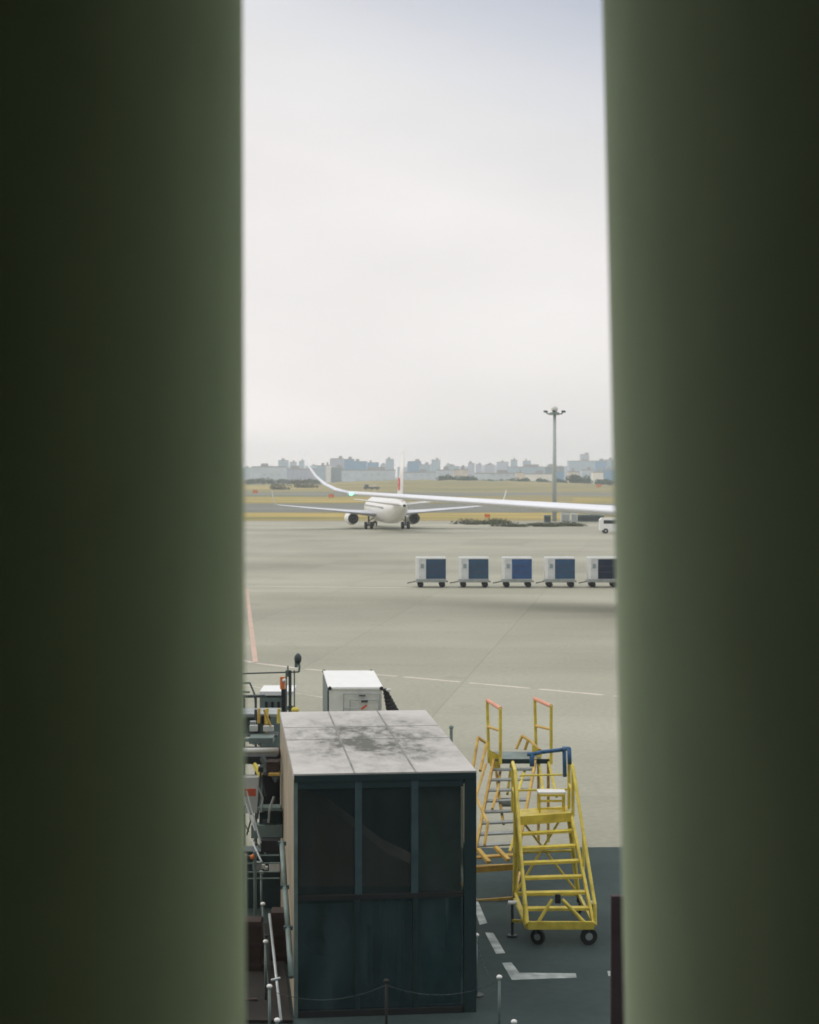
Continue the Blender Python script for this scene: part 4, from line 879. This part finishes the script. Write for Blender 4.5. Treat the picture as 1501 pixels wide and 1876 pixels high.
def bld(x0, x1, yt, d, c, label, dep=None, group=None):
    a, e = P(x0, 868, d).x, P(x1, 868, d).x; h = P(750, yt, d).z; wd = e - a; dep = dep or max(14, min(50, wd * .8))
    t = thing('building', ((a + e) / 2, d, 0), label, 'building', group); q = Vector(((a + e) / 2, d + dep / 2, 0))
    MB().box(q + Vector((0, 0, h / 2)), (wd, dep, h)).build('wall', BM[c], t)
    r = MB().box(q + Vector((0, 0, h + .4)), (wd * 1.01, dep * 1.01, .8)).build('roof', BR, t)
    rr = random.Random(int(x0 * 13)); MB().box(q + Vector((rr.uniform(-.25, .25) * wd, 0, h + 2.0)), (wd * rr.uniform(.15, .35), dep * .4, 2.6)).build('roof_plant', BR, r)
    return t
B = [(461, 522, 856, 1480, 'pale', 'long low pale grey warehouse at the far left of the skyline'), (520, 577, 860, 1520, 'lav', 'pale lilac warehouse behind the upswept wing tip'),
 (510, 528, 844, 2300, 'grey', 'hazy grey tower above the left warehouse'), (531, 543, 847, 2400, 'grey', 'small hazy tower right of the first grey tower'), (548, 557, 845, 2500, 'grey', 'slim hazy tower just left of the wing tip'),
 (580, 600, 854, 1700, 'grey', 'grey block just right of the wing tip'), (597, 606, 853, 1640, 'white', 'narrow white block beside the stepped grey building'), (605, 630, 841, 1800, 'lav', 'tall pale stepped block in the left skyline'), (604, 628, 858, 1650, 'dark', 'dark low block below the tall pale stepped block'),
 (629, 649, 842, 1900, 'blue', 'deep blue block left of the tail, taller half'), (649, 672, 846, 1900, 'blue', 'deep blue block left of the tail, lower half'), (673, 694, 848, 2100, 'blue', 'blue grey block between deep blue block and slim tower'), (707, 722, 842, 2300, 'grey', 'slim grey tower just left of the tail fin'),
 (626, 724, 862, 1560, 'pale', 'long pale warehouse left of the tail fin'), (694, 708, 857, 1900, 'lav', 'low lilac block left of the slim tower'),
 (747, 772, 846, 2000, 'blue', 'blue grey block just right of the tail fin'), (768, 788, 852, 1900, 'grey', 'grey block second right of the tail fin'), (791, 807, 843, 2300, 'grey', 'grey tower right of the tail fin'), (735, 800, 866, 1550, 'pale', 'low pale warehouse right of the tail fin'),
 (800, 829, 862, 1480, 'pale', 'pale low block left of the cream block'), (831, 858, 861, 1450, 'cream', 'cream block above the tree belt'), (815, 842, 855, 2200, 'grey', 'low grey block behind the cream block'), (858, 870, 849, 2400, 'lav', 'slim lilac tower right of the cream block'), (872, 883, 851, 2500, 'lav', 'second lilac tower right of the cream block'),
 (872, 948, 868, 1420, 'pale', 'long pale grey shed above the tree belt'), (889, 906, 852, 2400, 'lav', 'lilac block above the long pale shed'), (911, 932, 847, 2500, 'lav', 'wide lilac tower above the long pale shed'), (937, 948, 843, 2300, 'grey', 'slim blue grey tower left of the mast'), (959, 973, 845, 2400, 'grey', 'blue grey tower nearest left of the mast'),
 (946, 960, 867, 1400, 'cream', 'small cream block left of the long white shed'), (961, 1012, 869, 1400, 'white', 'long bright white shed just left of the mast'), (930, 1012, 856, 1900, 'grey', 'wide grey block behind the white shed'), (1000, 1034, 856, 1800, 'dark', 'dark teal block behind the mast'), (1019, 1034, 864, 1500, 'blue', 'teal block right beside the mast'),
 (1042, 1060, 865, 1420, 'cream', 'pale cream block between trees right of the mast'), (1043, 1090, 845, 2300, 'grey', 'broad blue grey block right of the mast'), (1064, 1080, 833, 2500, 'lav', 'tallest tower of the skyline, right of the mast'), (1066, 1088, 862, 1600, 'pale', 'grey pale block left of the bright white block'),
 (1087, 1106, 866, 1380, 'white', 'bright white block at the right end of the skyline'), (1091, 1112, 845, 2100, 'blue', 'blue tower block near the right curtain'), (1108, 1126, 843, 2200, 'grey', 'grey blue block touching the right curtain'), (1104, 1130, 862, 1500, 'blue', 'low blue block touching the right curtain')]
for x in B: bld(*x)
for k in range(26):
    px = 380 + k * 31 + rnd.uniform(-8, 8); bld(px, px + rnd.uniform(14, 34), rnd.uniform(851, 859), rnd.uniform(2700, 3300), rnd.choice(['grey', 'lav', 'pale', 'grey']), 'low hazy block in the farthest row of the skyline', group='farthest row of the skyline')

# ------------------------------------------------------------ haze
m = bpy.data.materials.new('haze'); m.use_nodes = True; n = m.node_tree.nodes; n.clear(); o = n.new('ShaderNodeOutputMaterial'); v = n.new('ShaderNodeVolumePrincipled')
v.inputs['Color'].default_value = (0.93, 0.97, 1.0, 1); v.inputs['Density'].default_value = 0.00027; v.inputs['Anisotropy'].default_value = 0.1
m.node_tree.links.new(v.outputs[0], o.inputs['Volume'])
hb = MB().box((0, 1920, 34), (6200, 4000, 70)).build('haze', m, None, kind='stuff')
